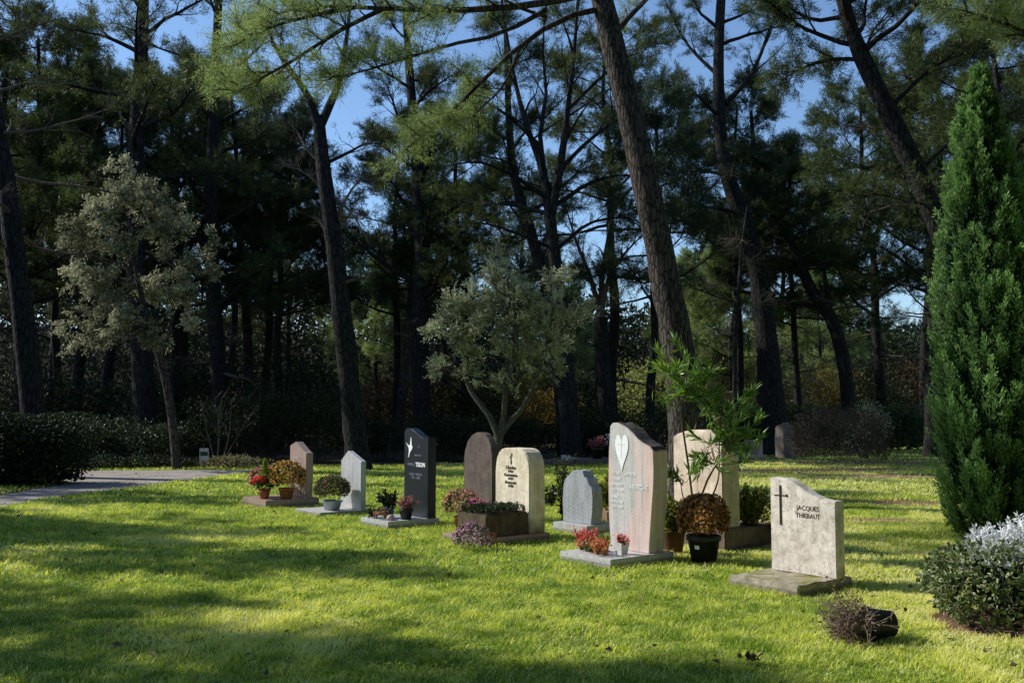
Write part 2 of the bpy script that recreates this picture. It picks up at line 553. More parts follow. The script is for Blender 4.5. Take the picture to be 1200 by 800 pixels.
def path_mat():
    k = NT('path_gravel')
    ge = k.n('ShaderNodeNewGeometry'); pos = ge.outputs['Position']
    n1 = k.noise(1.3, 5, .6, pos); n2 = k.noise(45, 4, .7, pos)
    c = k.ramp(n1.outputs['Fac'], [(.3, (.24, .205, .175)), (.7, (.42, .37, .32))]).outputs[0]
    c = k.mix(.8, c, k.ramp(n2.outputs['Fac'], [(.3, (.6, .6, .6)), (.7, (1.15, 1.15, 1.15))]).outputs[0], 'MULTIPLY')
    k.l(c, k.bsdf.inputs['Base Color'])
    k.bsdf.inputs['Roughness'].default_value = .9
    k.l(k.bump(n2.outputs['Fac'], .5, .01), k.bsdf.inputs['Normal'])
    return k.m
M['path'] = path_mat()
bm = bmesh.new()
bm.faces.new([bm.verts.new((x, y, .004)) for x, y in PATH])
bmesh.ops.triangulate(bm, faces=bm.faces[:])
bmesh.ops.recalc_face_normals(bm, faces=bm.faces[:])
me = bpy.data.meshes.new('path'); bm.to_mesh(me); bm.free()
me.materials.append(M['path'])
po = bpy.data.objects.new('path', me); COL.objects.link(po)
for p_ in me.polygons:
    if p_.normal.z < 0: p_.flip()
tag(po, kind='structure')

# ------------------------------------------------------------------ gravestones
RZ = R(-52.3)
TX = np.array([math.cos(RZ), math.sin(RZ), 0]); QY = np.array([-math.sin(RZ), math.cos(RZ), 0])
FOOT = []        # footprints that keep grass away

def slab(name, outline, y0, y1, mat, parent, bevel=.006, segs=1, jit=0, seed=0, loc=(0, 0, 0), bseg=2):
    """upright or lying slab: outline in local x,z extruded from y0 to y1; SEGS and JIT roughen its edge"""
    rg = np.random.default_rng(seed)
    bm = bmesh.new()
    rings = []
    n = len(outline)
    o = np.array(outline, float)
    for s in range(segs + 1):
        y = y0 + (y1 - y0) * s / segs
        q = o.copy()
        if jit:
            hi = (o[:, 1] > o[:, 1].min() + .02)[:, None]
            q = q + rg.uniform(-jit, jit, (n, 2)) * hi
        rings.append([bm.verts.new((x, y, z)) for x, z in q])
    for s in range(segs):
        for i in range(n):
            j = (i + 1) % n
            bm.faces.new((rings[s][i], rings[s][j], rings[s + 1][j], rings[s + 1][i]))
    f0 = bm.faces.new(rings[0][::-1]); f1 = bm.faces.new(rings[-1])
    bmesh.ops.recalc_face_normals(bm, faces=bm.faces[:])
    if bevel:
        ed = [e for e in bm.edges if len(e.link_faces) == 2 and e.calc_face_angle(0) > R(35)]
        bmesh.ops.bevel(bm, geom=ed, offset=bevel, segments=bseg, affect='EDGES', clamp_overlap=True)
    me = bpy.data.meshes.new(name); bm.to_mesh(me); bm.free()
    me.materials.append(mat)
    ob = bpy.data.objects.new(name, me); COL.objects.link(ob)
    ob.parent = parent; ob.location = loc
    return ob

def block(name, x0, x1, y0, y1, z0, z1, mat, parent, bevel=.008, jit=0, seed=0):
    n = 1
    if jit:
        xs = np.linspace(x0, x1, 7)
        out = [(x, z0) for x in xs] + [(x, z1) for x in xs[::-1]]
        return slab(name, out, y0, y1, mat, parent, bevel, 6, jit, seed)
    return slab(name, [(x0, z0), (x1, z0), (x1, z1), (x0, z1)], y0, y1, mat, parent, bevel)

def text_mesh(name, body, size, mat, parent, x, y, z, extrude=.0025, align='CENTER', sx=1.0, shear=0, bold=0):
    cu = bpy.data.curves.new(name, 'FONT')
    cu.body = body; cu.size = size; cu.extrude = extrude; cu.align_x = align; cu.align_y = 'CENTER'
    cu.shear = shear; cu.offset = bold; cu.resolution_u = 2
    cu.space_line = 1.0
    t = bpy.data.objects.new(name, cu); COL.objects.link(t)
    dg = bpy.context.evaluated_depsgraph_get()
    me = bpy.data.meshes.new_from_object(t.evaluated_get(dg))
    bpy.data.objects.remove(t)
    me.materials.clear(); me.materials.append(mat)
    o = bpy.data.objects.new(name, me); COL.objects.link(o)
    o.parent = parent; o.location = (x, y, z); o.rotation_euler = (R(90), 0, 0); o.scale = (sx, 1, 1)
    return o

def flat(name, polys, mat, parent, y, th=.004):
    """thin raised or painted figures on a stone face: list of x,z outlines"""
    bm = bmesh.new()
    for poly in polys:
        f = bm.faces.new([bm.verts.new((x, y, z)) for x, z in poly])
        r = bmesh.ops.extrude_face_region(bm, geom=[f])
        for v in r['geom']:
            if isinstance(v, bmesh.types.BMVert): v.co.y -= th
    bmesh.ops.recalc_face_normals(bm, faces=bm.faces[:])
    me = bpy.data.meshes.new(name); bm.to_mesh(me); bm.free()
    me.materials.append(mat)
    o = bpy.data.objects.new(name, me); COL.objects.link(o); o.parent = parent
    return o

def grave(cx, cy, label, foot, group='headstones standing on the lawn'):
    c = G(cx, cy)
    root = empty('gravestone', tuple(c), RZ, label, 'gravestone', group)
    x0, x1, y0, y1 = foot
    FOOT.append([tuple((c + TX * a + QY * b)[:2]) for a, b in ((x0, y0), (x1, y0), (x1, y1), (x0, y1))])
    return root

def loc_in(root, x, y, z=0):
    c = np.array(root.location)
    return c + TX * x + QY * y + np.array([0, 0, z])

M['pink_granite'] = granite('pink_granite', (.50, .36, .30), (.28, .19, .16), (.68, .54, .48), 130, .4)
M['grey_granite'] = granite('grey_granite', (.64, .65, .66), (.40, .41, .42), (.82, .83, .84), 120, .35)
M['plinth_granite'] = granite('plinth_granite', (.66, .65, .63), (.40, .39, .38), (.84, .83, .81), 110, .5)
M['dark_granite'] = granite('dark_granite', (.010, .016, .028), (.004, .005, .009), (.035, .046, .066), 140, .28, .35)
M['blue_granite'] = granite('blue_granite', (.50, .53, .57), (.16, .17, .19), (.88, .90, .92), 75, .7, .3, bump=.5)
M['veined_granite'] = granite('veined_granite', (.74, .72, .70), (.48, .46, .45), (.90, .88, .86), 110, .4, .4, vein=(.80, .52, .44))
M['rough_dark'] = weathered('rough_dark', (.12, .10, .095), (.025, .02, .02), scale=30, bump=.9)
M['sandstone'] = weathered('sandstone', (.93, .83, .64), (.78, .65, .46), scale=9, bump=.25, low=(.16, .12, .075))
M['pale_stone'] = weathered('pale_stone', (.90, .75, .60), (.72, .54, .40), scale=7, bump=.25)
M['grey_limestone'] = weathered('grey_limestone', (.84, .755, .675), (.50, .43, .365), scale=9, bump=.4)
M['mossy_limestone'] = weathered('mossy_limestone', (.52, .45, .36), (.30, .25, .20), (.19, .19, .035), scale=9, bump=.7)
M['dark_slab'] = weathered('dark_slab', (.17, .135, .115), (.075, .06, .052), scale=5, bump=.3)
M['brown_block'] = weathered('brown_block', (.13, .095, .060), (.055, .040, .026), scale=10, bump=.5)
M['red_block'] = weathered('red_block', (.26, .185, .15), (.13, .08, .065), scale=9, bump=.5)
M['far_stone'] = weathered('far_stone', (.30, .25, .215), (.17, .14, .12), scale=5, bump=.5)
M['white_letter'] = plain('white_letter', (.92, .93, .94), .5, .3, .05, 20, 0)
M['dim_letter'] = plain('dim_letter', (.26, .29, .33), .5, .3, .05, 20, 0)
M['brown_letter'] = plain('brown_letter', (.075, .055, .040), .7, .2, .1, 20, 0)
M['bronze'] = plain('bronze', (.060, .035, .020), .45, .5, .3, 30, .1, .6)
M['pale_letter'] = plain('pale_letter', (.66, .58, .54), .6, .2, .1, 20, 0)

# 1: small pink stone with sloping top, far left
gs1 = grave(311.5, 596, 'small pink granite headstone with slanted peak, leftmost, flower pots before it', (-.95, 0, 0, .95))
block('plinth', -.95, 0, 0, .95, 0, .13, M['pink_granite'], gs1)
slab('headstone', [(-.62, .13), (-.03, .13), (-.0, .45), (0, .88), (-.08, .90), (-.40, 1.06), (-.62, .99)], .70, .83, M['pink_granite'], gs1)
text_mesh('lettering', 'FAMILLE', .07, M['pale_letter'], gs1, -.32, .697, .78)
text_mesh('lettering', 'L ROSE', .06, M['pale_letter'], gs1, -.32, .697, .66)
# 2: small grey stone with a peaked top
gs2 = grave(374.5, 605.5, 'small pale grey granite headstone with peaked top, second from the left', (-.85, 0, 0, .88))
block('plinth', -.85, 0, 0, .88, 0, .06, M['plinth_granite'], gs2)
slab('headstone', [(-.66, .06), (-.01, .06), (-.01, .80), (-.44, .955), (-.66, .80)], .70, .79, M['grey_granite'], gs2)
# 3: dark blue stone with a bird
gs3 = grave(455, 620.5, 'tall dark blue polished granite headstone with wavy top and white bird', (-.76, 0, 0, .82))
block('plinth', -.76, 0, 0, .82, 0, .105, M['grey_granite'], gs3)
top = [(0, 1.22), (-.12, 1.205), (-.24, 1.235), (-.36, 1.295), (-.46, 1.335), (-.55, 1.34), (-.60, 1.325), (-.635, 1.28)]
slab('headstone', [(-.635, .105), (0, .105)] + top, .63, .76, M['dark_granite'], gs3)
bird = [[(-.56, 1.13), (-.52, 1.10), (-.475, 1.095), (-.455, 1.20), (-.44, 1.215), (-.425, 1.10), (-.40, 1.075), (-.43, 1.035), (-.47, 1.0), (-.50, .93), (-.515, .925), (-.50, 1.01), (-.505, 1.06), (-.53, 1.085), (-.575, 1.135)]]
flat('bird_figure', bird, M['white_letter'], gs3, .627)
text_mesh('lettering', 'FAMILLE', .052, M['dim_letter'], gs3, -.44, .627, .83)
text_mesh('lettering', 'TISON', .085, M['white_letter'], gs3, -.20, .627, .83, bold=.002)
text_mesh('lettering', 'LOUIS   MARCEL\n1921 - 2004', .048, M['dim_letter'], gs3, -.32, .627, .67)
text_mesh('lettering', 'ET', .04, M['dim_letter'], gs3, -.24, .627, 1.08)
text_mesh('lettering', 'UNIS POUR', .035, M['dim_letter'], gs3, -.27, .627, .96)
# 4: dark weathered slab behind the sandstone
c4 = P(577, 520, 14.3); c4[2] = 0
gs4 = empty('gravestone', tuple(c4), RZ, 'dark brown weathered arched headstone, behind and left of the cream one', 'gravestone', 'headstones standing on the lawn')
FOOT.append([tuple((c4 + TX * a + QY * b)[:2]) for a, b in ((-.72, 0), (0, 0), (0, .12), (-.72, .12))])
arch = [(0, .0), (0, .95), (-.03, 1.08), (-.09, 1.18), (-.17, 1.245), (-.27, 1.275), (-.40, 1.27), (-.52, 1.225), (-.62, 1.14), (-.68, 1.02), (-.71, .90), (-.72, 0)]
slab('headstone', arch[::-1], 0, .11, M['dark_slab'], gs4, .01)
# 5: sandstone with rounded top
gs5 = grave(566, 640, 'cream sandstone headstone with rounded shoulders and dark lettering', (-.78, .03, -.05, 1.0))
block('plinth', -.78, .03, -.05, 1.0, 0, .09, M['pink_granite'], gs5)
sh = [(-.70, .092), (0, .092), (0, .86), (-.012, .95), (-.04, 1.02), (-.085, 1.075), (-.15, 1.11), (-.22, 1.12), (-.50, 1.12), (-.57, 1.105), (-.63, 1.06), (-.67, .99), (-.69, .91), (-.70, .82)]
slab('headstone', sh, .70, .95, M['sandstone'], gs5, .012)
pl5 = block('planter', -.62, -.02, .06, .695, .092, .36, M['brown_block'], gs5, .012)
for k, (t, z, s) in enumerate((('Charles', .878, .054), ('1912', .832, .044), ('Germaine', .786, .054), ('1914', .740, .044), ('Fran\u00e7ois', .694, .054), ('1940', .648, .044))):
    text_mesh('lettering', t, s, M['brown_letter'], gs5, -.38, .697, z, extrude=.003, shear=.25, bold=.0003, sx=1.25)
cr = [[(-.362, 1.02), (-.344, 1.02), (-.344, 1.055), (-.362, 1.055)], [(-.383, .992), (-.362, .992), (-.362, 1.024), (-.383, 1.024)], [(-.378, .976), (-.358, .976), (-.358, .992), (-.378, .992)], [(-.373, .925), (-.354, .925), (-.354, .97), (-.373, .97)]]
flat('cross', cr, M['brown_letter'], gs5, .698)
# 6: small rough blue grey granite
gs6 = grave(688, 628.5, 'small rough blue grey granite headstone on a low grey base', (-.68, 0, 0, .5))
block('plinth', -.68, 0, 0, .5, 0, .13, M['grey_granite'], gs6)
r6 = [(-.60, .13), (-.06, .13), (-.03, .30), (-.03, .50), (-.05, .60), (-.10, .64), (-.13, .72), (-.19, .735), (-.22, .80), (-.32, .82), (-.42, .80), (-.50, .75), (-.57, .68), (-.60, .60), (-.615, .40)]
slab('headstone', r6, .12, .30, M['blue_granite'], gs6, .006, 3, .012, 4)
# 7: tall slanted veined granite
gs7 = grave(716, 667.5, 'tall pink and grey veined granite headstone with broken sloping top and white heart', (-.80, 0, 0, .92))
block('plinth', -.80, 0, 0, .92, 0, .10, M['plinth_granite'], gs7)
o7 = [(-.64, .10), (-.06, .10), (-.02, .45), (.015, .80), (.02, 1.0), (.015, 1.17), (-.03, 1.215), (-.13, 1.245), (-.20, 1.285), (-.28, 1.35), (-.36, 1.40), (-.44, 1.44), (-.52, 1.46), (-.60, 1.455), (-.63, 1.42), (-.66, 1.15), (-.675, .80), (-.665, .45)]
h7 = slab('headstone', o7, .60, .82, M['veined_granite'], gs7, .006, 4, .006, 3)
# rough dark broken edge along the sloping top
h7.data.materials.append(M['rough_dark'])
for p_ in h7.data.polygons:
    if p_.center.z > 1.16 and p_.normal.z > .25 and -.56 < p_.center.x < 0.02:
        p_.material_index = 1
hx = []
for a in np.linspace(0, 2 * np.pi, 40, endpoint=False):
    hx.append((-.45 + .0064 * 16 * math.sin(a) ** 3 * 1.0, 1.18 + (.0125 if math.cos(a) > 0 else .0150) * (13 * math.cos(a) - 5 * math.cos(2 * a) - 2 * math.cos(3 * a) - math.cos(4 * a))))
hp = flat('heart_plaque', [hx], M['white_letter'], gs7, .597)
flat('cross', [[(-.453, 1.08), (-.447, 1.08), (-.447, 1.29), (-.453, 1.29)], [(-.51, 1.222), (-.454, 1.222), (-.454, 1.228), (-.51, 1.228)], [(-.446, 1.222), (-.39, 1.222), (-.39, 1.228), (-.446, 1.228)]], M['pale_letter'], hp, .5925, .001)
for x, z, s, t in ((-.55, .905, .046, 'ALLEN'), (-.345, .905, .058, 'CARMEN'), (-.535, .845, .044, 'SABINE'), (-.525, .785, .048, 'BERNARD'), (-.52, .725, .044, '1911 - 1984'), (-.535, .655, .044, 'ANNE  L'), (-.525, .60, .042, 'FRANCINE'), (-.525, .545, .042, '1913 - 2001'), (-.20, .775, .072, 'ABERGHE')):
    text_mesh('lettering', t, s, M['white_letter'], gs7, x, .5965, z, .0015, sx=.9)
# 8: tall pale stone behind the oleander
gs8 = grave(846, 646, 'tall pale peach stone headstone with gently arched top, behind the oleander', (-.8, .05, 0, 1.0))
block('plinth', -.80, .05, 0, 1.0, 0, .25, M['red_block'], gs8, .012, .006, 3)
s8 = [(-.76, .25), (0, .25), (0, 1.27), (-.06, 1.31), (-.18, 1.345), (-.32, 1.365), (-.45, 1.365), (-.58, 1.345), (-.70, 1.31), (-.76, 1.275)]
slab('headstone', s8, .03, .33, M['pale_stone'], gs8, .012)
# 9: nearest, with cross and name
gs9 = grave(933, 700, 'nearest limestone headstone with thin bronze cross, name and mossy plinth', (-.74, .02, 0, .80))
block('plinth', -.74, .02, 0, .80, 0, .10, M['mossy_limestone'], gs9, .012, .008, 9)
o9 = [(-.68, .10), (.03, .10), (.03, .785), (-.06, .785), (-.13, .795), (-.21, .82), (-.29, .86), (-.37, .905), (-.44, .94), (-.50, .955), (-.68, .965)]
slab('headstone', o9, .55, .68, M['grey_limestone'], gs9, .007)
flat('cross', [[(-.572, .53), (-.553, .53), (-.553, .895), (-.572, .895)], [(-.635, .798), (-.573, .798), (-.573, .806), (-.635, .806)], [(-.552, .798), (-.497, .798), (-.497, .806), (-.552, .806)], [(-.497, .792), (-.483, .792), (-.483, .814), (-.497, .814)]], M['bronze'], gs9, .549, .006)
text_mesh('lettering', 'JACQUES', .060, M['brown_letter'], gs9, -.262, .549, .700, .002, sx=1.0)
text_mesh('lettering', 'THIEBAUT', .060, M['brown_letter'], gs9, -.262, .549, .632, .002, sx=.95)

# far graves
gf = grave(660, 546, 'long low dark stone grave slab, far back left of the tall veined headstone', (-1.0, 0, 0, 2.4), 'graves far back on the lawn')
block('slab', -1.0, 0, 0, 2.4, 0, .16, M['red_block'], gf, .01)
c = loc_in(gf, -.3, .3, .16)
wg = empty('grave_plaque', tuple(c), RZ, 'small grey wedge shaped plaque lying on the far low slab', 'plaque')
slab('wedge', [(-.15, 0), (.15, 0), (.15, .13), (-.15, .13)], 0, .12, M['plinth_granite'], wg)
slab('face_slope', [(-.148, 0), (.148, 0), (.148, .06), (-.148, .06)], .123, .45, M['plinth_granite'], wg)
gq = grave(884, 538, 'low pink granite headstone far back beside the pine trunk', (-.7, 0, 0, .6), 'graves far back on the lawn')
block('plinth', -.75, 0, -.15, .6, 0, .14, M['pink_granite'], gq)
slab('headstone', [(-.6, .14), (.0, .14), (.0, .62), (-.6, .62)], .25, .45, M['pink_granite'], gq)
gr_ = grave(926, 537.5, 'rough tall brown grey headstone far back before the brown bush', (-.7, 0, 0, .35), 'graves far back on the lawn')
slab('headstone', [(-.62, 0), (0, 0), (.02, .4), (-.02, .75), (.0, 1.0), (-.08, 1.12), (-.25, 1.18), (-.38, 1.12), (-.50, 1.10), (-.62, 1.02), (-.65, .6)], .05, .25, M['far_stone'], gr_, .01, 3, .02, 6)

# ------------------------------------------------------------------ pots, flowers
M['terracotta'] = plain('terracotta', (.36, .135, .065), .8, .2, .25, 15, .2)
M['brown_pot'] = plain('brown_pot', (.12, .055, .030), .7, .3, .3, 12, .2)
M['black_plastic'] = plain('black_plastic', (.014, .015, .015), .45, .4, .3, 12, .1)
M['grey_pot'] = plain('grey_pot', (.38, .42, .46), .5, .4, .15, 12, .1)
M['blue_pot'] = plain('blue_pot', (.10, .15, .18), .45, .4, .15, 12, .1)
M['white_pot'] = plain('white_pot', (.72, .72, .70), .5, .4, .08, 12, .1)
M['red_pot'] = plain('red_pot', (.14, .03, .03), .5, .4, .2, 12, .1)
M['wood_box'] = plain('wood_box', (.30, .20, .12), .85, .2, .3, 8, .3)
M['soil_red'] = plain('soil_red', (.17, .095, .065), .95, .1, .5, 25, .8)
M['soil'] = plain('soil', (.030, .022, .016), .95, .1, .5, 40, .8)
M['white_label'] = plain('white_label', (.75, .75, .75), .5, .3, .03, 12, 0)
M['mum_leaf'] = leaf_mat('mum_leaf', (.030, .055, .018), (.10, .15, .04), .3, .5, .3)
M['mum_brown'] = leaf_mat('mum_brown', (.085, .036, .016), (.26, .14, .05), .4, .6, .2)
M['lime_leaf'] = leaf_mat('lime_leaf', (.16, .26, .03), (.34, .44, .07), .4, .5, .3)
M['yellow_leaf'] = leaf_mat('yellow_leaf', (.07, .12, .02), (.38, .36, .05), .4, .5, .3)
M['oleander_leaf'] = leaf_mat('oleander_leaf', (.040, .11, .022), (.24, .38, .09), .35, .32, .5, (1.3, 1.3, .5))
M['ivy_leaf'] = leaf_mat('ivy_leaf', (.030, .060, .020), (.66, .62, .38), .25, .4, .35, None, (.15, .21, .06))
M['silver_leaf'] = leaf_mat('silver_leaf', (.60, .63, .64), (.88, .89, .90), .25, .8, .2)
def petal(name, a, b, mid=None):
    up = lambda c: None if c is None else tuple(min(.9, x * 1.4) for x in c)
    return leaf_mat(name, up(a), up(b), .35, .6, .2, None, up(mid))
M['pet_pink'] = petal('petals_pink', (.42, .12, .10), (.62, .36, .27), (.52, .22, .16))
M['pet_orange'] = petal('petals_orange', (.42, .14, .05), (.68, .42, .07))
M['pet_red'] = petal('petals_red', (.48, .01, .015), (.72, .05, .05))
M['pet_redpink'] = petal('petals_red_pink', (.50, .05, .04), (.72, .30, .26))
M['pet_magenta'] = petal('petals_magenta', (.55, .03, .20), (.78, .18, .42))
M['pet_mauve'] = petal('petals_mauve', (.26, .07, .16), (.62, .45, .50), (.40, .20, .30))
M['pet_brown'] = petal('petals_brown', (.12, .055, .02), (.62, .32, .10), (.32, .155, .05))
M['pet_dusk'] = petal('petals_dusky', (.13, .055, .040), (.34, .20, .13))
M['pet_white'] = petal('petals_white', (.70, .70, .66), (.85, .85, .82))
M['pet_yellow'] = petal('petals_yellow', (.60, .36, .02), (.80, .62, .06))
M['pet_heather'] = petal('petals_heather', (.14, .035, .055), (.40, .17, .17))

def lathe(g, prof, n=24, mat=0, tint=.5, close=True):
    ang = np.linspace(0, 2 * np.pi, n, endpoint=False)
    rows = [np.stack([r * np.cos(ang), r * np.sin(ang), np.full(n, z)], 1) for r, z in prof]
    a = np.arange(n); b = (a + 1) % n
    k = len(rows)
    Fq = np.concatenate([np.stack([i * n + a, i * n + b, (i + 1) * n + b, (i + 1) * n + a], 1) for i in range(k - 1)])
    g.add(np.concatenate(rows), Fq, tint, mat)

def pot(parent, r, h, mat, taper=.72, rim=True, name='pot', n=28):
    g = Geo()
    rb = r * taper
    t = max(.006, r * .06)
    if rim:
        prof = [(0.001, 0.001), (rb, 0.001), (rb + (r - rb) * .80, h * .80), (r * 1.0, h * .80), (r * 1.05, h * .83), (r * 1.05, h * .985), (r * 1.02, h), (r - t, h), (r - t * 1.2, h * .88)]
    else:
        prof = [(0.001, 0.001), (rb, 0.001), (rb * 1.01, .004), (r * .99, h * .97), (r * 1.02, h), (r - t, h), (r - t * 1.2, h * .88)]
    lathe(g, prof, n)
    o = g.obj(name, mat, parent, True)
    g = Geo()
    lathe(g, [(r - t * 1.2, h * .90), (r * .5, h * .93), (.001, h * .92)], n)
    g.obj('soil', M['soil'], o, True)
    return o

def dome_points(rg, n, r, sq=.85, low=-.25):
    d = unit(rg.standard_normal((n * 3, 3)))
    d = d[d[:, 2] > low][:n]
    return d * np.array([r, r, r * sq]), d

def florets(g, Pt, Nv, rg, size, petals=6, mat=0, tint=None):
    """small open flowers: a shallow cone of petals for each point"""
    T = len(Pt)
    if T == 0: return
    nrm = unit(Nv + .45 * rg.standard_normal((T, 3)))
    u = unit(np.cross(nrm, rg.standard_normal((T, 3)))); v = np.cross(nrm, u)
    s = (size * rg.uniform(.7, 1.25, T))[:, None]
    V = [Pt]
    k2 = petals * 2
    for k in range(k2):
        a = 2 * np.pi * k / k2
        rr = s * (.5 if k % 2 == 0 else .26)
        V.append(Pt + (np.cos(a) * u + np.sin(a) * v) * rr + nrm * s * (.16 if k % 2 == 0 else .08))
    V = np.stack(V, 1).reshape(-1, 3)
    o = (np.arange(T) * (k2 + 1))[:, None]
    f = np.concatenate([o + np.array([0, 1 + k, 1 + (k + 1) % k2]) for k in range(k2)])
    tt = rg.uniform(0, 1, T) if tint is None else tint
    g.add(V, f, np.tile(tt, k2), mat)

def foliage_ball(parent, z, r, n, L, W, mat, seed, sq=.85, low=-.3, name='foliage'):
    rg = np.random.default_rng(seed)
    g = Geo()
    p, d = dome_points(rg, n, r, sq, low)
    p = p * rg.uniform(.35, 1.0, (len(p), 1)) ** .5 + np.array([0, 0, z])
    leaves(g, p, d + np.array([0, 0, .3]), rg, L, W, .6)
    return g.obj(name, mat, parent)

def mum(loc, r, label, petalmat, pr=.1, ph=.14, potmat=None, seed=0, n=420, fsize=.04, sq=.85, group=None, leafmat=None, cat='potted plant', bl=.0, name='potted_chrysanthemum', leafn=900):
    """rounded pot chrysanthemum"""
    r = r * 1.22
    rg = np.random.default_rng(seed)
    root = empty(name, tuple(loc), 0, label, cat, group)
    if potmat: pot(root, pr, ph, potmat)
    zc = ph + r * .62
    foliage_ball(root, zc, r * .97, leafn, fsize * 1.25, fsize * .55, leafmat or M['mum_leaf'], seed + 1, sq, -.55)
    g = Geo()
    p, d = dome_points(rg, n, r, sq, -.45)
    lump = 1 + .09 * np.sin(p[:, 0] / r * 5 + seed) * np.cos(p[:, 1] / r * 4.3 + seed * 2)
    p = p * (rg.uniform(.90, 1.07, (len(p), 1)) * lump[:, None]) + np.array([0, 0, zc])
    florets(g, p, d, rg, fsize)
    g.obj('blossoms', petalmat, root)
    return root

# pots at the pink stone
a = loc_in(gs1, -.70, .28, .13)
mum(a, .215, 'pink chrysanthemum in a terracotta pot, leftmost before the pink stone', M['pet_pink'], .10, .14, M['terracotta'], 11, 420, .045, group='pots before the pink stone')
a = loc_in(gs1, -.14, .42, .13)
mum(a, .245, 'yellow and orange chrysanthemum in a terracotta pot before the pink stone', M['pet_orange'], .13, .18, M['terracotta'], 12, 520, .05, group='pots before the pink stone')
a = loc_in(gs1, -.36, .13, .13)
rt = empty('potted_arrangement', tuple(a), 0, 'terracotta pot with red blooms and a lime dwarf conifer', 'potted plant', 'pots before the pink stone')
pot(rt, .085, .13, M['terracotta'])
rg = np.random.default_rng(3)
foliage_ball(rt, .22, .12, 260, .07, .03, M['mum_leaf'], 5)
g = Geo()
p, d = dome_points(rg, 70, .10, .7, -.2)
florets(g, p + np.array([-.07, -.08, .30]), d, rg, .055, 7)
g.obj('blossoms', M['pet_red'], rt)
g = Geo()
hh = rg.uniform(0, 1, 620)
pp = np.stack([rg.standard_normal(620), rg.standard_normal(620), np.zeros(620)], 1)
pp = unit(pp) * (.075 * (1 - hh) ** .7)[:, None] + np.stack([np.full(620, .0), np.full(620, .0), .26 + hh * .36], 1)
leaves(g, pp, np.array([[0, 0, 1.]]) + unit(pp - np.array([.0, .0, .35])) * .5, rg, .06, .02, .35)
g.obj('conifer', M['lime_leaf'], rt)

# grey pot at the grey stone
a = loc_in(gs2, -.30, .36, .06)
mum(a, .225, 'brown red chrysanthemum in a pale grey pot before the peaked grey stone', M['pet_dusk'], .155, .15, M['grey_pot'], 21, 430, .035, .75, leafn=2200)

# dark stone pots
def sprig_plant(loc, label, potmat, pr, ph, h, n, leafmat, L, W, seed, flower=None, fn=0, fs=.03, spread=.5, name='potted_plant', cat='potted plant', group=None, rim=True):
    """upright plant of many leafy shoots, in a pot or on the ground"""
    rg = np.random.default_rng(seed)
    root = empty(name, tuple(loc), 0, label, cat, group)
    if potmat: pot(root, pr, ph, potmat, rim=rim)
    gs, gl, gf_ = Geo(), Geo(), Geo()
    for k in range(n):
        d = unit(np.array([rg.standard_normal() * spread, rg.standard_normal() * spread, 1.0]))
        hk = h * rg.uniform(.6, 1.05)
        b = np.array([rg.uniform(-.5, .5) * pr, rg.uniform(-.5, .5) * pr, ph * .9])
        t = b + d * hk
        m_ = (b + t) / 2 + rg.standard_normal(3) * h * .04
        tube(gs, [b, m_, t], [.004, .003, .002], 4)
        m = max(6, int(26 * hk / .3))
        s = rg.uniform(.15, 1.0, m)[:, None]
        q = b + (t - b) * s
        leaves(gl, q, np.repeat(d[None] * .7, m, 0) + rg.standard_normal((m, 3)) * .5, rg, L, W, .4)
        if flower and k < fn:
            florets(gf_, t[None] + rg.standard_normal((5, 3)) * fs * .6, np.repeat(d[None], 5, 0), rg, fs)
    gs.obj('stems', M['twig'], root)
    gl.obj('foliage', leafmat, root)
    if flower: gf_.obj('blossoms', flower, root)
    return root
a = loc_in(gs3, -.42, .25, .105)
sprig_plant(a, 'leafy green plant with one yellow bloom in a blue grey pot before the bird stone', M['blue_pot'], .085, .15, .26, 16, M['shrub_leaf'], .085, .035, 31, M['pet_yellow'], 1, .035, .55)
a = loc_in(gs3, -.12, .35, .105)
sprig_plant(a, 'dusky pink heather in a dark pot at the foot of the bird stone', M['black_plastic'], .095, .14, .20, 26, M['pet_heather'], .05, .018, 32, M['pet_heather'], 20, .02, .55, name='potted_heather')
a = loc_in(gs3, -.58, .12, .105)
sprig_plant(a, 'low dark leafy plant on the left end of the bird stone plinth', None, .09, .01, .13, 16, M['shrub_leaf'], .06, .025, 33, None, 0, .03, .8, name='low_plant', cat='plant')
a = loc_in(gs3, -.36, .09, .105)
mum(a, .075, 'small salmon pink flower clump at the front of the dark bird stone plinth', M['pet_pink'], .05, .02, None, 34, 70, .035, .7, name='flower_clump', cat='plant', leafn=120)
rk = Geo()
rg = np.random.default_rng(5)
lathe(rk, [(.001, 0), (.05, .005), (.06, .03), (.045, .06), (.02, .075), (.001, .078)], 12)
ro = rk.obj('pebble', plain('pale_pebble', (.45, .33, .30), .6, .3, .3, 20, .4), None, True)
ro.location = loc_in(gs3, -.16, .13, .105); tag(ro, 'pale pinkish rounded pebble on the dark stone plinth beside the heather pot', 'pebble')

# sandstone flowers
a = G(541, 622)
mum(a + np.array([0, 0, 0]), .20, 'tall pink and yellow chrysanthemum in a terracotta pot, left of cream stone', M['pet_pink'], .10, .20, M['terracotta'], 41, 420, .04, .8, group='pots before the cream stone')
a = G(553, 631.5)
mum(a, .155, 'green and cream chrysanthemum in front of the tall pink one', petal('petals_cream', (.20, .15, .06), (.50, .36, .22)), .10, .24, M['terracotta'], 42, 260, .035, .8, group='pots before the cream stone', leafn=700)
a = G(553, 645)
mum(a, .17, 'low mauve and white chrysanthemum spilling onto the grass', M['pet_mauve'], .10, .02, None, 43, 330, .034, .8, group='pots before the cream stone', leafn=500)
tp = empty('tipped_pot', tuple(G(580, 638) + np.array([0, 0, .075])), 0, 'empty terracotta pot lying on its side beside mauve chrysanthemum', 'pot')
po_ = pot(tp, .10, .17, M['terracotta'])
tp.rotation_euler = (R(82), 0, R(-75))
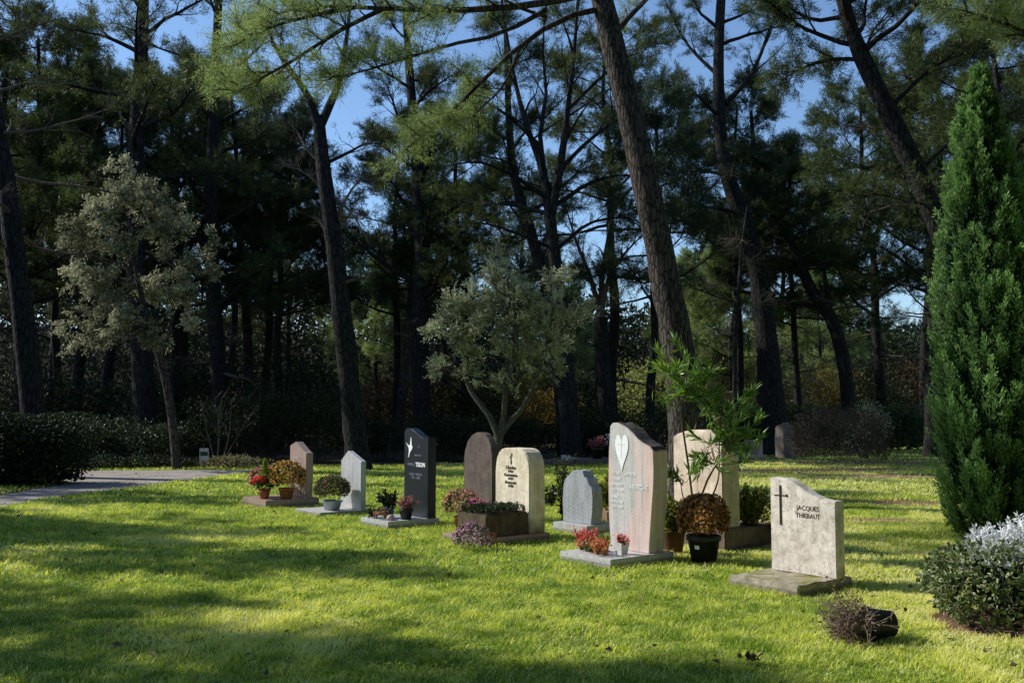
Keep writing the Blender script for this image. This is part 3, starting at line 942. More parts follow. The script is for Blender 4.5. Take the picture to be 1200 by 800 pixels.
# cyclamen and leaves in the planter
cb = loc_in(gs5, -.32, .37, .30)
cyc = empty('planter_flowers', tuple(cb), RZ, 'magenta cyclamen with green leaves growing in the dark planter box', 'plant')
rg = np.random.default_rng(8)
g = Geo()
n = 420
q = np.stack([rg.uniform(-.27, .27, n), rg.uniform(-.30, .30, n), rg.uniform(.06, .14, n)], 1)
leaves(g, q, np.stack([rg.standard_normal(n), rg.standard_normal(n), np.full(n, .8)], 1), rg, .06, .045, .4)
g.obj('foliage', M['laurel_leaf'], cyc)
g = Geo()
q = np.stack([rg.uniform(-.25, -.02, 26), rg.uniform(-.28, -.02, 26), rg.uniform(.15, .22, 26)], 1)
florets(g, q, np.repeat(np.array([[0, 0, 1.]]), 26, 0), rg, .05, 5)
g.obj('blossoms', M['pet_magenta'], cyc)
g = Geo()
g.add([(-.28, -.3, .065), (.28, -.3, .065), (.28, .3, .065), (-.28, .3, .065)], [0, 1, 2, 3])
g.obj('soil', M['soil'], cyc)

# planter behind stone 6
a = G(712, 613)
pb = empty('planter_box', tuple(a), RZ, 'plain brown planter box behind the small blue grey stone', 'planter')
block('box', -.35, 0, 0, .45, 0, .16, M['wood_box'], pb)
a2 = a + TX * -.22 + QY * .2 + np.array([0, 0, .16])
sprig_plant(a2, 'yellow green leafy bush growing in the brown planter box', None, .22, .01, .52, 34, M['yellow_leaf'], .075, .035, 51, None, 0, .03, .35, name='planter_bush', cat='bush')
a = P(664, 570, 14.2); a[2] = 0
sprig_plant(a, 'thin grassy green shoots standing behind the small rough stone', None, .15, .0, .92, 14, M['shrub_leaf'], .08, .02, 52, None, 0, .03, .10, name='grassy_plant', cat='plant')
a = G(643, 593)
sprig_plant(a, 'dark small plant with one white flower beside the cream stone', None, .14, .0, .32, 18, M['shrub_leaf'], .08, .03, 53, M['pet_white'], 1, .05, .3, name='dark_plant', cat='plant')

# red plants and white pot on plinth 7
for k, (x, y, h, lab, mt) in enumerate(((-.62, .22, .24, 'red leaved plant on the left corner of the veined stone plinth', M['pet_redpink']), (-.30, .14, .16, 'small coral and green plant at the front of the veined stone plinth', petal('coral_leaf', (.34, .10, .04), (.60, .34, .14))), (-.48, .2, .13, 'low green and red plant between the two red plants on the plinth', M['yellow_leaf']))):
    sprig_plant(loc_in(gs7, x, y, .10), lab, None, .12, .01, h, 22, mt, .05, .026, 60 + k, M['pet_redpink'], 7, .03, .5, name='red_leaved_plant', cat='plant', group='small red plants on the veined stone plinth')
wp = sprig_plant(loc_in(gs7, -.22, .36, .10), 'square white pot with red and pink flowers before the veined stone', None, .06, .10, .10, 14, M['mum_leaf'], .04, .02, 66, M['pet_redpink'], 14, .04, .6, name='white_flower_pot', cat='potted plant')
gw = Geo()
z0, z1, a0, a1 = 0.0, .12, .042, .06
gw.add([(-a0, -a0, z0), (a0, -a0, z0), (a0, a0, z0), (-a0, a0, z0), (-a1, -a1, z1), (a1, -a1, z1), (a1, a1, z1), (-a1, a1, z1), (-a1 + .008, -a1 + .008, z1), (a1 - .008, -a1 + .008, z1), (a1 - .008, a1 - .008, z1), (-a1 + .008, a1 - .008, z1), (-a0, -a0, .09), (a0, -a0, .09), (a0, a0, .09), (-a0, a0, .09)],
       [[3, 2, 1, 0], [0, 1, 5, 4], [1, 2, 6, 5], [2, 3, 7, 6], [3, 0, 4, 7], [4, 5, 9, 8], [5, 6, 10, 9], [6, 7, 11, 10], [7, 4, 8, 11], [8, 9, 13, 12], [9, 10, 14, 13], [10, 11, 15, 14], [11, 8, 12, 15], [12, 13, 14, 15]])
gw.obj('pot', M['white_pot'], wp)
wp.rotation_euler = (0, 0, RZ)

# brown chrysanthemum ball in a black pot
a = G(825, 659)
bb = mum(a, .218, 'large ball of faded brown chrysanthemum in a black plastic pot', M['pet_brown'], .175, .29, M['black_plastic'], 71, 1900, .042, .95, leafn=2000, leafmat=M['mum_brown'])
pt = [c_ for c_ in bb.children if c_.name.startswith('pot')][0]
g = Geo()
th0 = math.atan2(-a[1], -a[0]) - .45
for_l = []
for zz in (.155, .195):
    for da in (-.16, .16):
        rr = .128 + (zz / .29) * .047 + .006
        for_l.append((rr * math.cos(th0 + da), rr * math.sin(th0 + da), zz))
g.add(for_l, [0, 1, 3, 2])
g.obj('label', M['white_label'], pt)
a = G(789, 648)
sprig_plant(a, 'brown terracotta pot with pale variegated plant right of the veined stone', M['brown_pot'], .14, .25, .36, 22, M['yellow_leaf'], .10, .028, 72, None, 0, .03, .28, name='variegated_potted_plant', rim=False)

# oleander
def oleander():
    rg = np.random.default_rng(81)
    base = P(818, 600, 11.0); base[2] = 0
    root = empty('oleander', tuple(base), 0, 'tall leggy green oleander with long leaves before the pale peach stone', 'shrub')
    gs, gl = Geo(), Geo()
    D = 11.0
    stems = [([(816, 640), (812, 590), (806, 540), (800, 500), (797, 470)], .016, .009),
             ([(820, 640), (818, 600), (830, 560), (850, 530), (862, 505), (868, 480)], .014, .007),
             ([(822, 640), (832, 590), (842, 560), (843, 520), (845, 490)], .012, .006),
             ([(814, 640), (806, 600), (800, 580), (797, 560)], .009, .005),
             ([(812, 640), (800, 606), (790, 590), (783, 575)], .008, .004)]
    tips = []
    for k, (pl, r0, r1) in enumerate(stems):
        pts = np.array([P(x, y, D + .15 * math.sin(k * 2 + j)) for j, (x, y) in enumerate(pl)]) - base
        q, rr = smooth_line(pts, np.linspace(r0, r1, len(pl)), 14)
        tube(gs, q, rr, 6)
        tips.append(q[-1])
    def shoots(center, rad, n, dens=24, ln=.30):
        for k in range(n):
            d = unit(rg.standard_normal(3) * np.array([1, 1, .8]) + np.array([0, 0, .55]))
            b = center + rg.standard_normal(3) * np.array(rad) * .45
            t = b + d * ln * rg.uniform(.6, 1.1)
            st = center + (b - center) * .2 - np.array([0, 0, rad[2] * .7])
            tube(gs, [st, (st + b) / 2 + rg.standard_normal(3) * .02, b, t], [.006, .005, .004, .002], 4)
            s = rg.uniform(.05, 1, dens)[:, None] ** .7
            p = b + (t - b) * s
            leaves(gl, p, d[None] * 1.0 + rg.standard_normal((dens, 3)) * .5 + np.array([0, 0, .25]), rg, .15, .030, .2, tint=np.clip(rg.uniform(0, 1) * .5 + rg.uniform(0, .6, dens), 0, 1))
    C = lambda x, y: P(x, y, D) - base
    shoots(C(797, 450), (.28, .26, .26), 17)
    shoots(C(825, 458), (.2, .22, .22), 5)
    shoots(C(845, 482), (.26, .26, .24), 11)
    shoots(C(856, 512), (.24, .25, .24), 11)
    shoots(C(838, 525), (.22, .2, .2), 9)
    shoots(C(799, 562), (.10, .1, .08), 3, 18, .28)
    shoots(C(783, 582), (.10, .1, .08), 3, 18, .26)
    shoots(C(832, 535), (.16, .1, .1), 4, 14, .25)
    gs.obj('stems', plain('oleander_stem', (.13, .10, .065), .8, .2, .3, 20, .2), root)
    gl.obj('foliage', M['oleander_leaf'], root)
oleander()

# plants on the base of stone 8
a = loc_in(gs8, -.10, .62, .25)
sprig_plant(a, 'yellow tipped green bush right of the pale peach stone', None, .22, .0, .46, 48, M['yellow_leaf'], .06, .03, 91, M['pet_yellow'], 14, .03, .38, name='yellow_tipped_bush', cat='bush')
a = loc_in(gs8, .10, .86, .20)
mum(a, .20, 'pale pink white flowering plant left of the nearest headstone', petal('petals_pale', (.34, .20, .16), (.66, .52, .46)), .10, .04, M['red_pot'], 92, 300, .03, .9, name='pale_flowering_plant', leafmat=M['yellow_leaf'])
a = loc_in(gs8, .33, .98, 0)
sprig_plant(a, 'dark red pot with small plant at the end of the stone base', M['red_pot'], .07, .17, .1, 8, M['pet_heather'], .04, .02, 93, None, 0, .03, .4, name='red_pot_plant')

# far pots
a = loc_in(gf, -.25, 1.55, .16)
sprig_plant(a, 'dark purple plant in a black pot on the far low slab', M['black_plastic'], .19, .32, .36, 34, M['pet_heather'], .09, .03, 95, None, 0, .03, .6, name='purple_potted_plant')
a = loc_in(gf, -.1, 2.05, .16)
sprig_plant(a, 'white flowering plant on the far low slab left of veined stone', M['black_plastic'], .15, .18, .52, 20, M['shrub_leaf'], .08, .03, 96, M['pet_white'], 20, .10, .3, name='white_flowering_plant')

# tipped black pot with a dead plant
tb = empty('tipped_dead_plant', tuple(G(1046, 748) + np.array([0, 0, .105])), 0, 'black plastic pot tipped on its side with dead dry twiggy plant', 'potted plant')
pot(tb, .115, .20, M['black_plastic'], .76)
tb.rotation_euler = (R(90), R(0), R(-82))
rg = np.random.default_rng(14)
gt, gl = Geo(), Geo()
A_, B_ = [], []
for k in range(240):
    d = unit(np.array([rg.standard_normal() * .55, rg.standard_normal() * .55, 1.0]))
    b = np.array([rg.uniform(-.06, .06), rg.uniform(-.06, .06), .18])
    ln = rg.uniform(.18, .38)
    p0 = b
    for s in range(4):
        d = unit(d + rg.standard_normal(3) * .33)
        p1 = p0 + d * ln / 4
        A_.append(p0); B_.append(p1)
        if s > 0:
            for _ in range(2):
                e = unit(d + rg.standard_normal(3) * .8)
                A_.append(p1); B_.append(p1 + e * rg.uniform(.03, .08))
        p0 = p1
A_ = np.array(A_); B_ = np.array(B_)
keep = (A_[:, 1] > -.10) & (B_[:, 1] > -.10)     # nothing pokes below the lawn
prisms(gt, A_[keep], B_[keep], .0022, .0013)
gt.obj('dead_twigs', plain('dry_stems', (.30, .215, .17), .9, .1, .4, 14, 0), tb)
leaves(gl, B_[keep][::2], rg.standard_normal((len(B_[keep][::2]), 3)), rg, .022, .012, .6)
gl.obj('dead_leaves', M['dry_bush'], tb)

# ------------------------------------------------------------------ cypress
def cypress():
    rg = np.random.default_rng(101)
    base = P(1164, 600, 12.4); base[2] = 0
    root = empty('cypress', tuple(base), 0, 'tall bright green columnar cypress at the right edge of the lawn', 'tree')
    H = 5.85
    def rad(h):      # h 0..1
        return np.interp(h, [0, .05, .12, .25, .36, .48, .60, .72, .84, .93, 1.0], [.42, .53, .60, .65, .65, .59, .51, .42, .29, .15, .01])
    gtr = Geo()
    tube(gtr, [(0, 0, 0), (0, 0, 1.5), (0, 0, 3.5), (0, 0, 5.6)], [.11, .09, .06, .015], 8)
    gl = Geo()
    # plumes: upward sprays spread over the spindle, with deep creases between
    n = 1150
    h = rg.uniform(0.0, .985, n) ** .92
    az = rg.uniform(0, 2 * np.pi, n)
    lump = .90 + .14 * np.sin(az * 4 + h * 9) * np.sin(h * 17 + az * 2) + rg.uniform(-.12, .14, n)
    r = rad(h) * lump
    out = np.stack([np.cos(az), np.sin(az), np.zeros(n)], 1)
    pos = out * r[:, None]; pos[:, 2] = h * H + .10
    L = rg.uniform(.22, .44, n) * np.clip(1.15 - .5 * h, .5, 1)
    d = unit(out * rg.uniform(.22, .6, n)[:, None] + np.array([0, 0, 1.0]) + rg.standard_normal((n, 3)) * .12)
    pos = pos - d * (L * .6)[:, None]
    pos[:, 2] = np.maximum(pos[:, 2], .04)
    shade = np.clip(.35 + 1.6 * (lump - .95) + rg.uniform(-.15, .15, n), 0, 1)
    # each plume: side sprigs along its axis
    m = 84
    s = rg.uniform(0, 1, (n, m))
    ax = pos[:, None] + d[:, None] * (L[:, None] * s)[..., None]
    side = unit(rg.standard_normal((n, m, 3)))
    wid = (.085 * (1 - s) ** .6 + .008)[..., None]
    q = ax + side * wid * rg.uniform(.1, 1, (n, m))[..., None]
    dd = unit(d[:, None] * 1.1 + side * .55)
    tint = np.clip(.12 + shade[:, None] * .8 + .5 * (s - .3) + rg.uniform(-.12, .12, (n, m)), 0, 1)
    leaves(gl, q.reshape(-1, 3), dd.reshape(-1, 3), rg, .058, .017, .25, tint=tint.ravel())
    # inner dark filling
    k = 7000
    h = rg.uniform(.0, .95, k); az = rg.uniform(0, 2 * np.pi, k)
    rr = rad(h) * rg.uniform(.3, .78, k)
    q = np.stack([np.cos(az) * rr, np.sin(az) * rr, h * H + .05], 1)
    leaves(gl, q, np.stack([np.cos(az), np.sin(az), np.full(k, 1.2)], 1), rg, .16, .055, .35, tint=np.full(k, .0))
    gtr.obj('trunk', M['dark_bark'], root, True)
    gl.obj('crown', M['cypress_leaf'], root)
    return root
cypress_root = cypress()

# ------------------------------------------------------------------ clipped variegated bush and silver plant, front right
def clipped_bush():
    rg = np.random.default_rng(111)
    c = G(1172, 742)
    c = np.array([3.95, 7.55, 0])
    root = empty('clipped_bush', tuple(c), R(-12), 'low clipped bush of small cream edged green leaves at front right', 'bush')
    hx, hy, H = .78, .60, .56
    n = 5200
    # superellipsoid surface
    d = unit(rg.standard_normal((n * 2, 3)) * np.array([1, 1, .9])); d = d[d[:, 2] > -.75][:n]; n = len(d)
    e = 3.2
    k = (np.abs(d[:, 0]) ** e + np.abs(d[:, 1]) ** e + np.abs(d[:, 2]) ** e) ** (-1 / e)
    q = d * k[:, None]
    lump = 1 + .05 * np.sin(q[:, 0] * 7 + 1) * np.cos(q[:, 2] * 6) + .04 * np.sin(q[:, 1] * 8)
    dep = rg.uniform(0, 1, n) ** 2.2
    q = q * (lump * (1.0 - .20 * dep))[:, None] * np.array([hx, hy, H * .52]) + np.array([0, 0, H * .53])
    # leaf: inner green blade with a pale border
    dirn = unit(d * np.array([1, 1, .6]) + np.array([0, 0, -.1]) + rg.standard_normal((n, 3)) * .75)
    s = unit(np.cross(dirn, d + rg.standard_normal((n, 3)) * .5)); nn = np.cross(dirn, s)
    L = rg.uniform(.034, .058, n)[:, None]; W = L * rg.uniform(.5, .68, (n, 1))
    def ringpts(f):
        mid = q + dirn * L * .5
        return [mid - dirn * L * .5 * f, mid - dirn * L * .12 + s * W * .5 * f + nn * W * .12 * f, mid + dirn * L * .25 + s * W * .36 * f + nn * W * .08 * f, mid + dirn * L * .5 * f,
                mid + dirn * L * .25 - s * W * .36 * f + nn * W * .08 * f, mid - dirn * L * .12 - s * W * .5 * f + nn * W * .12 * f]
    inn = ringpts(.66); ou = ringpts(1.0)
    V = np.stack(inn + ou, 1).reshape(-1, 3)
    o = (np.arange(n) * 12)[:, None]
    g = Geo()
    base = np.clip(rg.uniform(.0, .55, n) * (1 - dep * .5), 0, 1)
    variegated = rg.uniform(0, 1, n) < .45
    edge = np.where(variegated, rg.uniform(.65, .95, n), base)
    g.add(V, o + np.arange(6), base)
    for i in range(6):
        j = (i + 1) % 6
        g.f.append((o + np.array([i, 6 + i, 6 + j, j]) , edge, 0))
    stems = Geo()
    for k2 in range(60):
        az = rg.uniform(0, 2 * np.pi); rr = rg.uniform(.1, .85)
        b = np.array([math.cos(az) * .35 * hx, math.sin(az) * .35 * hy, 0])
        t = np.array([math.cos(az) * rr * hx, math.sin(az) * rr * hy, H * rg.uniform(.4, .9)])
        tube(stems, [b, (b + t) / 2 + rg.standard_normal(3) * .03, t], [.010, .007, .003], 5)
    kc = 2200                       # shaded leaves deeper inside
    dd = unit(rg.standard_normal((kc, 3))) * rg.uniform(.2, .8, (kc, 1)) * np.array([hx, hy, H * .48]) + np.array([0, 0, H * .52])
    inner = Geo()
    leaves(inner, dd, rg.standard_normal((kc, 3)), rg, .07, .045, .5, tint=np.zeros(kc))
    stems.obj('stems', M['twig'], root)
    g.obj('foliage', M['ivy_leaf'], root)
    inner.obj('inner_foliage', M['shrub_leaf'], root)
    ang = np.linspace(0, 2 * np.pi, 20, endpoint=False)
    FOOT.append([(c[0] + math.cos(t) * hx * 1.0, c[1] + math.sin(t) * hy * 1.05) for t in ang])
    g = Geo(); g.add([(c[0] + math.cos(t) * hx * 1.08, c[1] + math.sin(t) * hy * 1.12, .004) for t in ang], np.arange(20)[None]); tag(g.obj('soil_bed', M['soil_red']), kind='structure')
clipped_bush()

def silver_plant():
    rg = np.random.default_rng(121)
    c = np.array([4.22, 7.95, 0])
    root = empty('silver_plant', tuple(c), 0, 'silvery white lobed leaf plant rising behind the clipped bush', 'plant')
    gl, gs = Geo(), Geo()
    for k in range(330):
        bx, by = rg.uniform(-.62, .62), rg.uniform(-.38, .30)
        zt = rg.uniform(.50, .74) - .10 * abs(bx)
        b = np.array([bx * .9, by * .9, zt - rg.uniform(.12, .2)])
        d = unit(np.array([bx * .5 + rg.standard_normal() * .35, by * .5 + rg.standard_normal() * .35, 1.0]))
        ln = rg.uniform(.11, .19)
        if k % 6 == 0:
            tube(gs, [np.array([bx * .4, by * .4, 0]), (b + np.array([bx * .5, by * .5, 0])) * .5, b], [.006, .005, .004], 5)
        s = unit(np.cross(d, rg.standard_normal(3)))
        bend = np.cross(d, s) * rg.uniform(-.3, .3)
        prev = b
        mids = []
        m = 6
        for i in range(m + 1):
            t = i / m
            mids.append(b + d * ln * t + bend * ln * t * t)
        wmid = .009
        V = []
        for i, p in enumerate(mids):
            ww = wmid * (1 - .5 * i / m)
            V += [p - s * ww, p + s * ww]
        gl.add(V, [[2 * i, 2 * i + 1, 2 * i + 3, 2 * i + 2] for i in range(m)], rg.uniform(.3, 1))
        LP, LD = [], []
        for i in range(1, m + 1):
            for sg in (-1, 1):
                LP.append(mids[i]); LD.append(s * sg * .9 + d * .6)
        LP.append(mids[-1]); LD.append(d)
        leaves(gl, np.array(LP), np.array(LD), rg, .048, .019, .12, tint=np.full(len(LP), rg.uniform(.2, 1)))
    gs.obj('stems', M['silver_leaf'], root)
    gl.obj('foliage', M['silver_leaf'], root)
silver_plant()
# ------------------------------------------------------------------ trees
def branch_line(p, d, L, k, rg, wob=.12, up=.0):
    pts = [p]
    for i in range(k):
        d = unit(d + rg.standard_normal(3) * wob + np.array([0, 0, up]))
        pts.append(pts[-1] + d * L / k)
    return np.array(pts)

class Tree:
    """collects wood, twigs and needle tufts of one tree"""
    def __init__(self, seed):
        self.rg = np.random.default_rng(seed)
        self.wood = Geo()
        self.ta, self.tb, self.tr = [], [], []     # twigs
        self.P, self.D, self.T = [], [], []        # tufts: place, direction, tint
        self.dead = Geo()
        self.da, self.db = [], []

    def limb(self, p, d, L, r, up=.04, wob=.14, nsub=7, subl=.42, twl=.5, ntw=5, dead=False, s0=.3, pts=None, tuft=2, tintb=0.0):
        rg = self.rg
        if pts is None:
            pts = branch_line(p, unit(d), L, 7, rg, wob, up)
        else:
            pts, _ = smooth_line(pts, np.ones(len(pts)), 9)
            L = np.linalg.norm(np.diff(pts, axis=0), axis=1).sum()
        k = len(pts)
        tube(self.dead if dead else self.wood, pts, np.linspace(r, max(.006, r * .18), k), 6, cap=False)
        ends = []
        for j in range(nsub):
            s = s0 + (1 - s0) * (j + rg.uniform(0, 1)) / nsub
            x = s * (k - 1); i = min(int(x), k - 2); f = x - i
            q = pts[i] * (1 - f) + pts[i + 1] * f
            dd = unit(pts[i + 1] - pts[i])
            h = unit(np.cross(dd, [0, 0, 1.0])) * (1 if j % 2 else -1)
            nd = unit(dd * rg.uniform(.5, 1.0) + h * rg.uniform(.5, 1.0) + np.array([0, 0, rg.uniform(-.15, .45)]))
            sl = L * subl * rg.uniform(.6, 1.1) * (1.15 - .6 * s)
            sp = branch_line(q, nd, sl, 4, rg, .16, up)
            tube(self.dead if dead else self.wood, sp, np.linspace(max(.008, r * .38 * (1.1 - s * .6)), .005, 5), 4, cap=False)
            ends.append(sp)
        ends.append(pts[-4:])
        for sp in ends:
            tb = rg.uniform(-.3, .3) + tintb
            for t in range(ntw):
                s = rg.uniform(.2, 1.0)
                x = s * (len(sp) - 1); i = min(int(x), len(sp) - 2); f = x - i
                q = sp[i] * (1 - f) + sp[i + 1] * f
                dd = unit(sp[i + 1] - sp[i])
                td = unit(dd + rg.standard_normal(3) * .65 + np.array([0, 0, .12]))
                e = q + td * twl * rg.uniform(.5, 1.15)
                if dead:
                    self.da.append(q); self.db.append(e)
                    e2 = (q + e) / 2
                    self.da.append(e2); self.db.append(e2 + unit(td + rg.standard_normal(3) * .8) * twl * .5)
                    continue
                self.ta.append(q); self.tb.append(e)
                for u in range(tuft):
                    v = 1 - u / max(1, tuft) * .7
                    self.P.append(q + (e - q) * v); self.D.append(td); self.T.append(.5 + tb + rg.uniform(-.15, .15))

    def finish(self, name, loc, label, cat, group, bark, leafm, n=10, nl=.16, nw=.012, spread=.65, kind='needle', leaf=(.07, .035), twigr=.006, jit=.05, wood_n='trunk', tm=None):
        root = empty(name, tuple(loc), 0, label, cat, group)
        if self.ta:
            prisms(self.wood, np.array(self.ta), np.array(self.tb), twigr, twigr * .5)
        if self.da:
            prisms(self.dead, np.array(self.da), np.array(self.db), twigr * .8, twigr * .4)
        for v_ in self.dead.v:
            self.wood.v.append(v_)
        for f_, t_, m_ in self.dead.f:
            self.wood.f.append((f_ + self.wood.nv, t_, 1))
        self.wood.nv += self.dead.nv
        o = self.wood.obj(wood_n, [bark, M['dead_twig']], root, True)
        if self.P:
            g = Geo()
            Pp, Dd, Tt = np.array(self.P), np.array(self.D), np.array(self.T)
            if kind == 'needle':
                needles(g, Pp, Dd, self.rg, n, nl, nw, spread, tint=Tt, jit=jit)
            else:
                Pr = np.repeat(Pp, n, 0) + self.rg.standard_normal((len(Pp) * n, 3)) * jit
                leaves(g, Pr, np.repeat(Dd, n, 0), self.rg, leaf[0], leaf[1], spread, tint=np.repeat(Tt, n) + self.rg.uniform(-.3, .3, len(Pr)))
            g.obj('crown', leafm, root)
        return root

def trunk_from_pixels(t, pl, D, wid, base, dys=None, m=26, n=12, flare=1.35):
    """trunk through photo pixels pl at depth D (plus dys), widths in pixels"""
    pts = np.array([P(x, y, D + (dys[i] if dys else 0)) for i, (x, y) in enumerate(pl)])
    pts[0][2] = -.05
    pts = pts - base
    rad = np.array(wid) / 2 * D / F
    q, r = smooth_line(pts, rad, m)
    hz = np.maximum(q[:, 2], 0)
    r = r * (1 + (flare - 1) * np.exp(-hz / .45))
    tube(t.wood, q, r, n, jit=.045, rg=t.rg)
    return q, r

def crown_limbs(t, q, r, z0, n, L, up=.05, el=(.05, .6), dens=1.0, prof=None, dead=False, az0=None, azr=None, nsub=7, ntw=5, twl=.55, tuft=2, wob=.14, tintb=0., subl=.42):
    """limbs in golden-angle order up the trunk from fraction z0"""
    rg = t.rg
    k = len(q)
    for i in range(n):
        f = z0 + (1 - z0) * (i + rg.uniform(0, 1)) / n
        x = f * (k - 1); j = min(int(x), k - 2); a = x - j
        p = q[j] * (1 - a) + q[j + 1] * a
        rr = r[j] * (1 - a) + r[j + 1] * a
        az = i * 2.399963 + rg.uniform(-.4, .4)
        if az0 is not None:
            az = az0 + rg.uniform(-azr, azr)
        e = rg.uniform(*el)
        d = np.array([math.sin(az) * math.cos(e), math.cos(az) * math.cos(e), math.sin(e)])
        h = (f - z0) / (1 - z0)
        l = L * (prof(h) if prof else (1.0 - .55 * h)) * rg.uniform(.75, 1.15)
        t.limb(p, d, l, max(.02, rr * .42), up, wob, nsub, subl, twl, max(1, int(ntw * dens)), dead, tuft=tuft, tintb=tintb)

def pine(key, pl, D, wid, label, z0=.45, n=16, L=4.0, leafm='needles', bark='dark_bark', seed=1, dens=1.0, dead=0, deadz=(.25, .5), limbs=(), dys=None, needle=(10, .17, .013), group='pines around the lawn', ntw=8, nsub=8, el=(.05, .6), prof=None, twl=.55, name='pine_tree', up=.05, tuft=3, trunkonly=False, deadL=2.0, deadn=None, flare=1.35, tintb=0.):
    base = P(pl[0][0], pl[0][1], D); base[2] = 0
    t = Tree(seed)
    q, r = trunk_from_pixels(t, pl, D, wid, base, dys, flare=flare)
    if not trunkonly:
        crown_limbs(t, q, r, z0, n, L, up, el, dens, prof, nsub=nsub, ntw=ntw, twl=twl, tuft=tuft, tintb=tintb)
    if dead:
        k = len(q)
        a, b = int(deadz[0] * k), max(int(deadz[1] * k), int(deadz[0] * k) + 3)
        crown_limbs(t, q[a:b], r[a:b] * .6, 0, dead, deadL, -.02, (-.15, .35), 1, None, True, nsub=6, ntw=4, twl=.45)
    for lb in limbs:
        pp = np.array([P(x, y, D + dz) for (x, y, dz) in lb['pts']]) - base
        w_ = lb.get('w', 8) / 2 * D / F
        t.limb(None, None, 0, w_, pts=pp, nsub=lb.get('nsub', 8), subl=lb.get('subl', .35), ntw=lb.get('ntw', 6), s0=lb.get('s0', .25), twl=lb.get('twl', .5), dead=lb.get('dead', False), tuft=lb.get('tuft', 2), tintb=lb.get('tint', 0))
    return t.finish(name, base, label, 'tree', group, M[bark], M[leafm], needle[0], needle[1], needle[2], .9)

NP = (15, .14, .016)
# left edge pine with dry brown lower twigs
pine('t1', [(46, 560), (40, 490), (22, 330), (3, 190), (-20, 60), (-45, -60), (-60, -150)], 24, [28, 27, 24, 21, 18, 13, 8],
     'straight dark pine at the far left with dry brown lower twigs', .86, 5, 2.4, 'needles_blue', seed=21, dead=22, deadz=(.42, .95), deadL=3.4, needle=NP)
pine('t2', [(172, 545), (168, 440), (160, 330), (158, 200), (165, 80), (170, -60), (172, -130)], 32, [28, 26, 23, 20, 16, 10, 5],
     'thick dark pine trunk just behind the silvery oak', .40, 22, 4.2, 'needles', seed=22, dead=6, needle=NP, dens=1.2)
pine('t2b', [(262, 545), (256, 430), (248, 300), (250, 150), (256, 0), (258, -90)], 36, [20, 19, 17, 14, 9, 4],
     'dark bushy pine right of the silvery oak', .28, 26, 4.4, 'needles', seed=23, needle=NP, dens=1.2, dead=5, deadz=(.15, .35))
# forked pine
pine('t4', [(420, 548), (412, 470), (402, 380), (392, 290), (382, 220), (374, 150)], 27, [27, 25, 23, 21, 18, 15],
     'tall pine forking into two limbs, left of the dark bird stone', .6, 3, 1.2, 'needles_blue', seed=24, needle=NP, trunkonly=True,
     limbs=[dict(pts=[(374, 150, 0), (362, 115, -.1), (346, 90, -.3), (322, 55, -.4), (300, -10, -.5)], w=12, nsub=9, s0=.35),
            dict(pts=[(374, 150, 0), (390, 115, .2), (399, 88, .3), (408, 30, .4), (415, -50, .4)], w=12, nsub=9, s0=.45),
            dict(pts=[(385, 190, 0), (410, 178, -.3), (430, 168, -.8), (455, 170, -1)], w=5, ntw=3, nsub=5, tuft=1),
            dict(pts=[(380, 195, 0), (360, 175, .3), (345, 150, .6), (325, 140, .8)], w=4, dead=True, nsub=6),
            dict(pts=[(388, 245, 0), (372, 215, .3), (352, 200, .5), (338, 196, .6)], w=4, dead=True, nsub=6),
            dict(pts=[(392, 260, 0), (410, 225, .2), (425, 210, .4), (440, 215, .5)], w=4, dead=True, nsub=6),
            dict(pts=[(390, 230, 0), (412, 250, -.4), (430, 280, -.6)], w=4, dead=True, nsub=5)], dead=4, deadz=(.35, .8), deadL=1.5)
pine('t5', [(497, 545), (494, 470), (492, 380), (495, 290), (488, 180), (478, 60), (470, -60)], 36, [24, 22, 20, 18, 14, 9, 4],
     'dark pine behind and left of the olive tree', .36, 24, 3.6, 'needles', seed=25, needle=NP, dens=1.1, dead=5, deadz=(.2, .4))
pine('t5b', [(466, 545), (470, 480), (476, 420), (482, 350), (486, 260)], 40, [12, 11, 10, 9, 6],
     'slim brown leaning pine trunk left of the olive tree', .55, 8, 2.0, 'needles', 'pine_bark', seed=26, needle=NP)
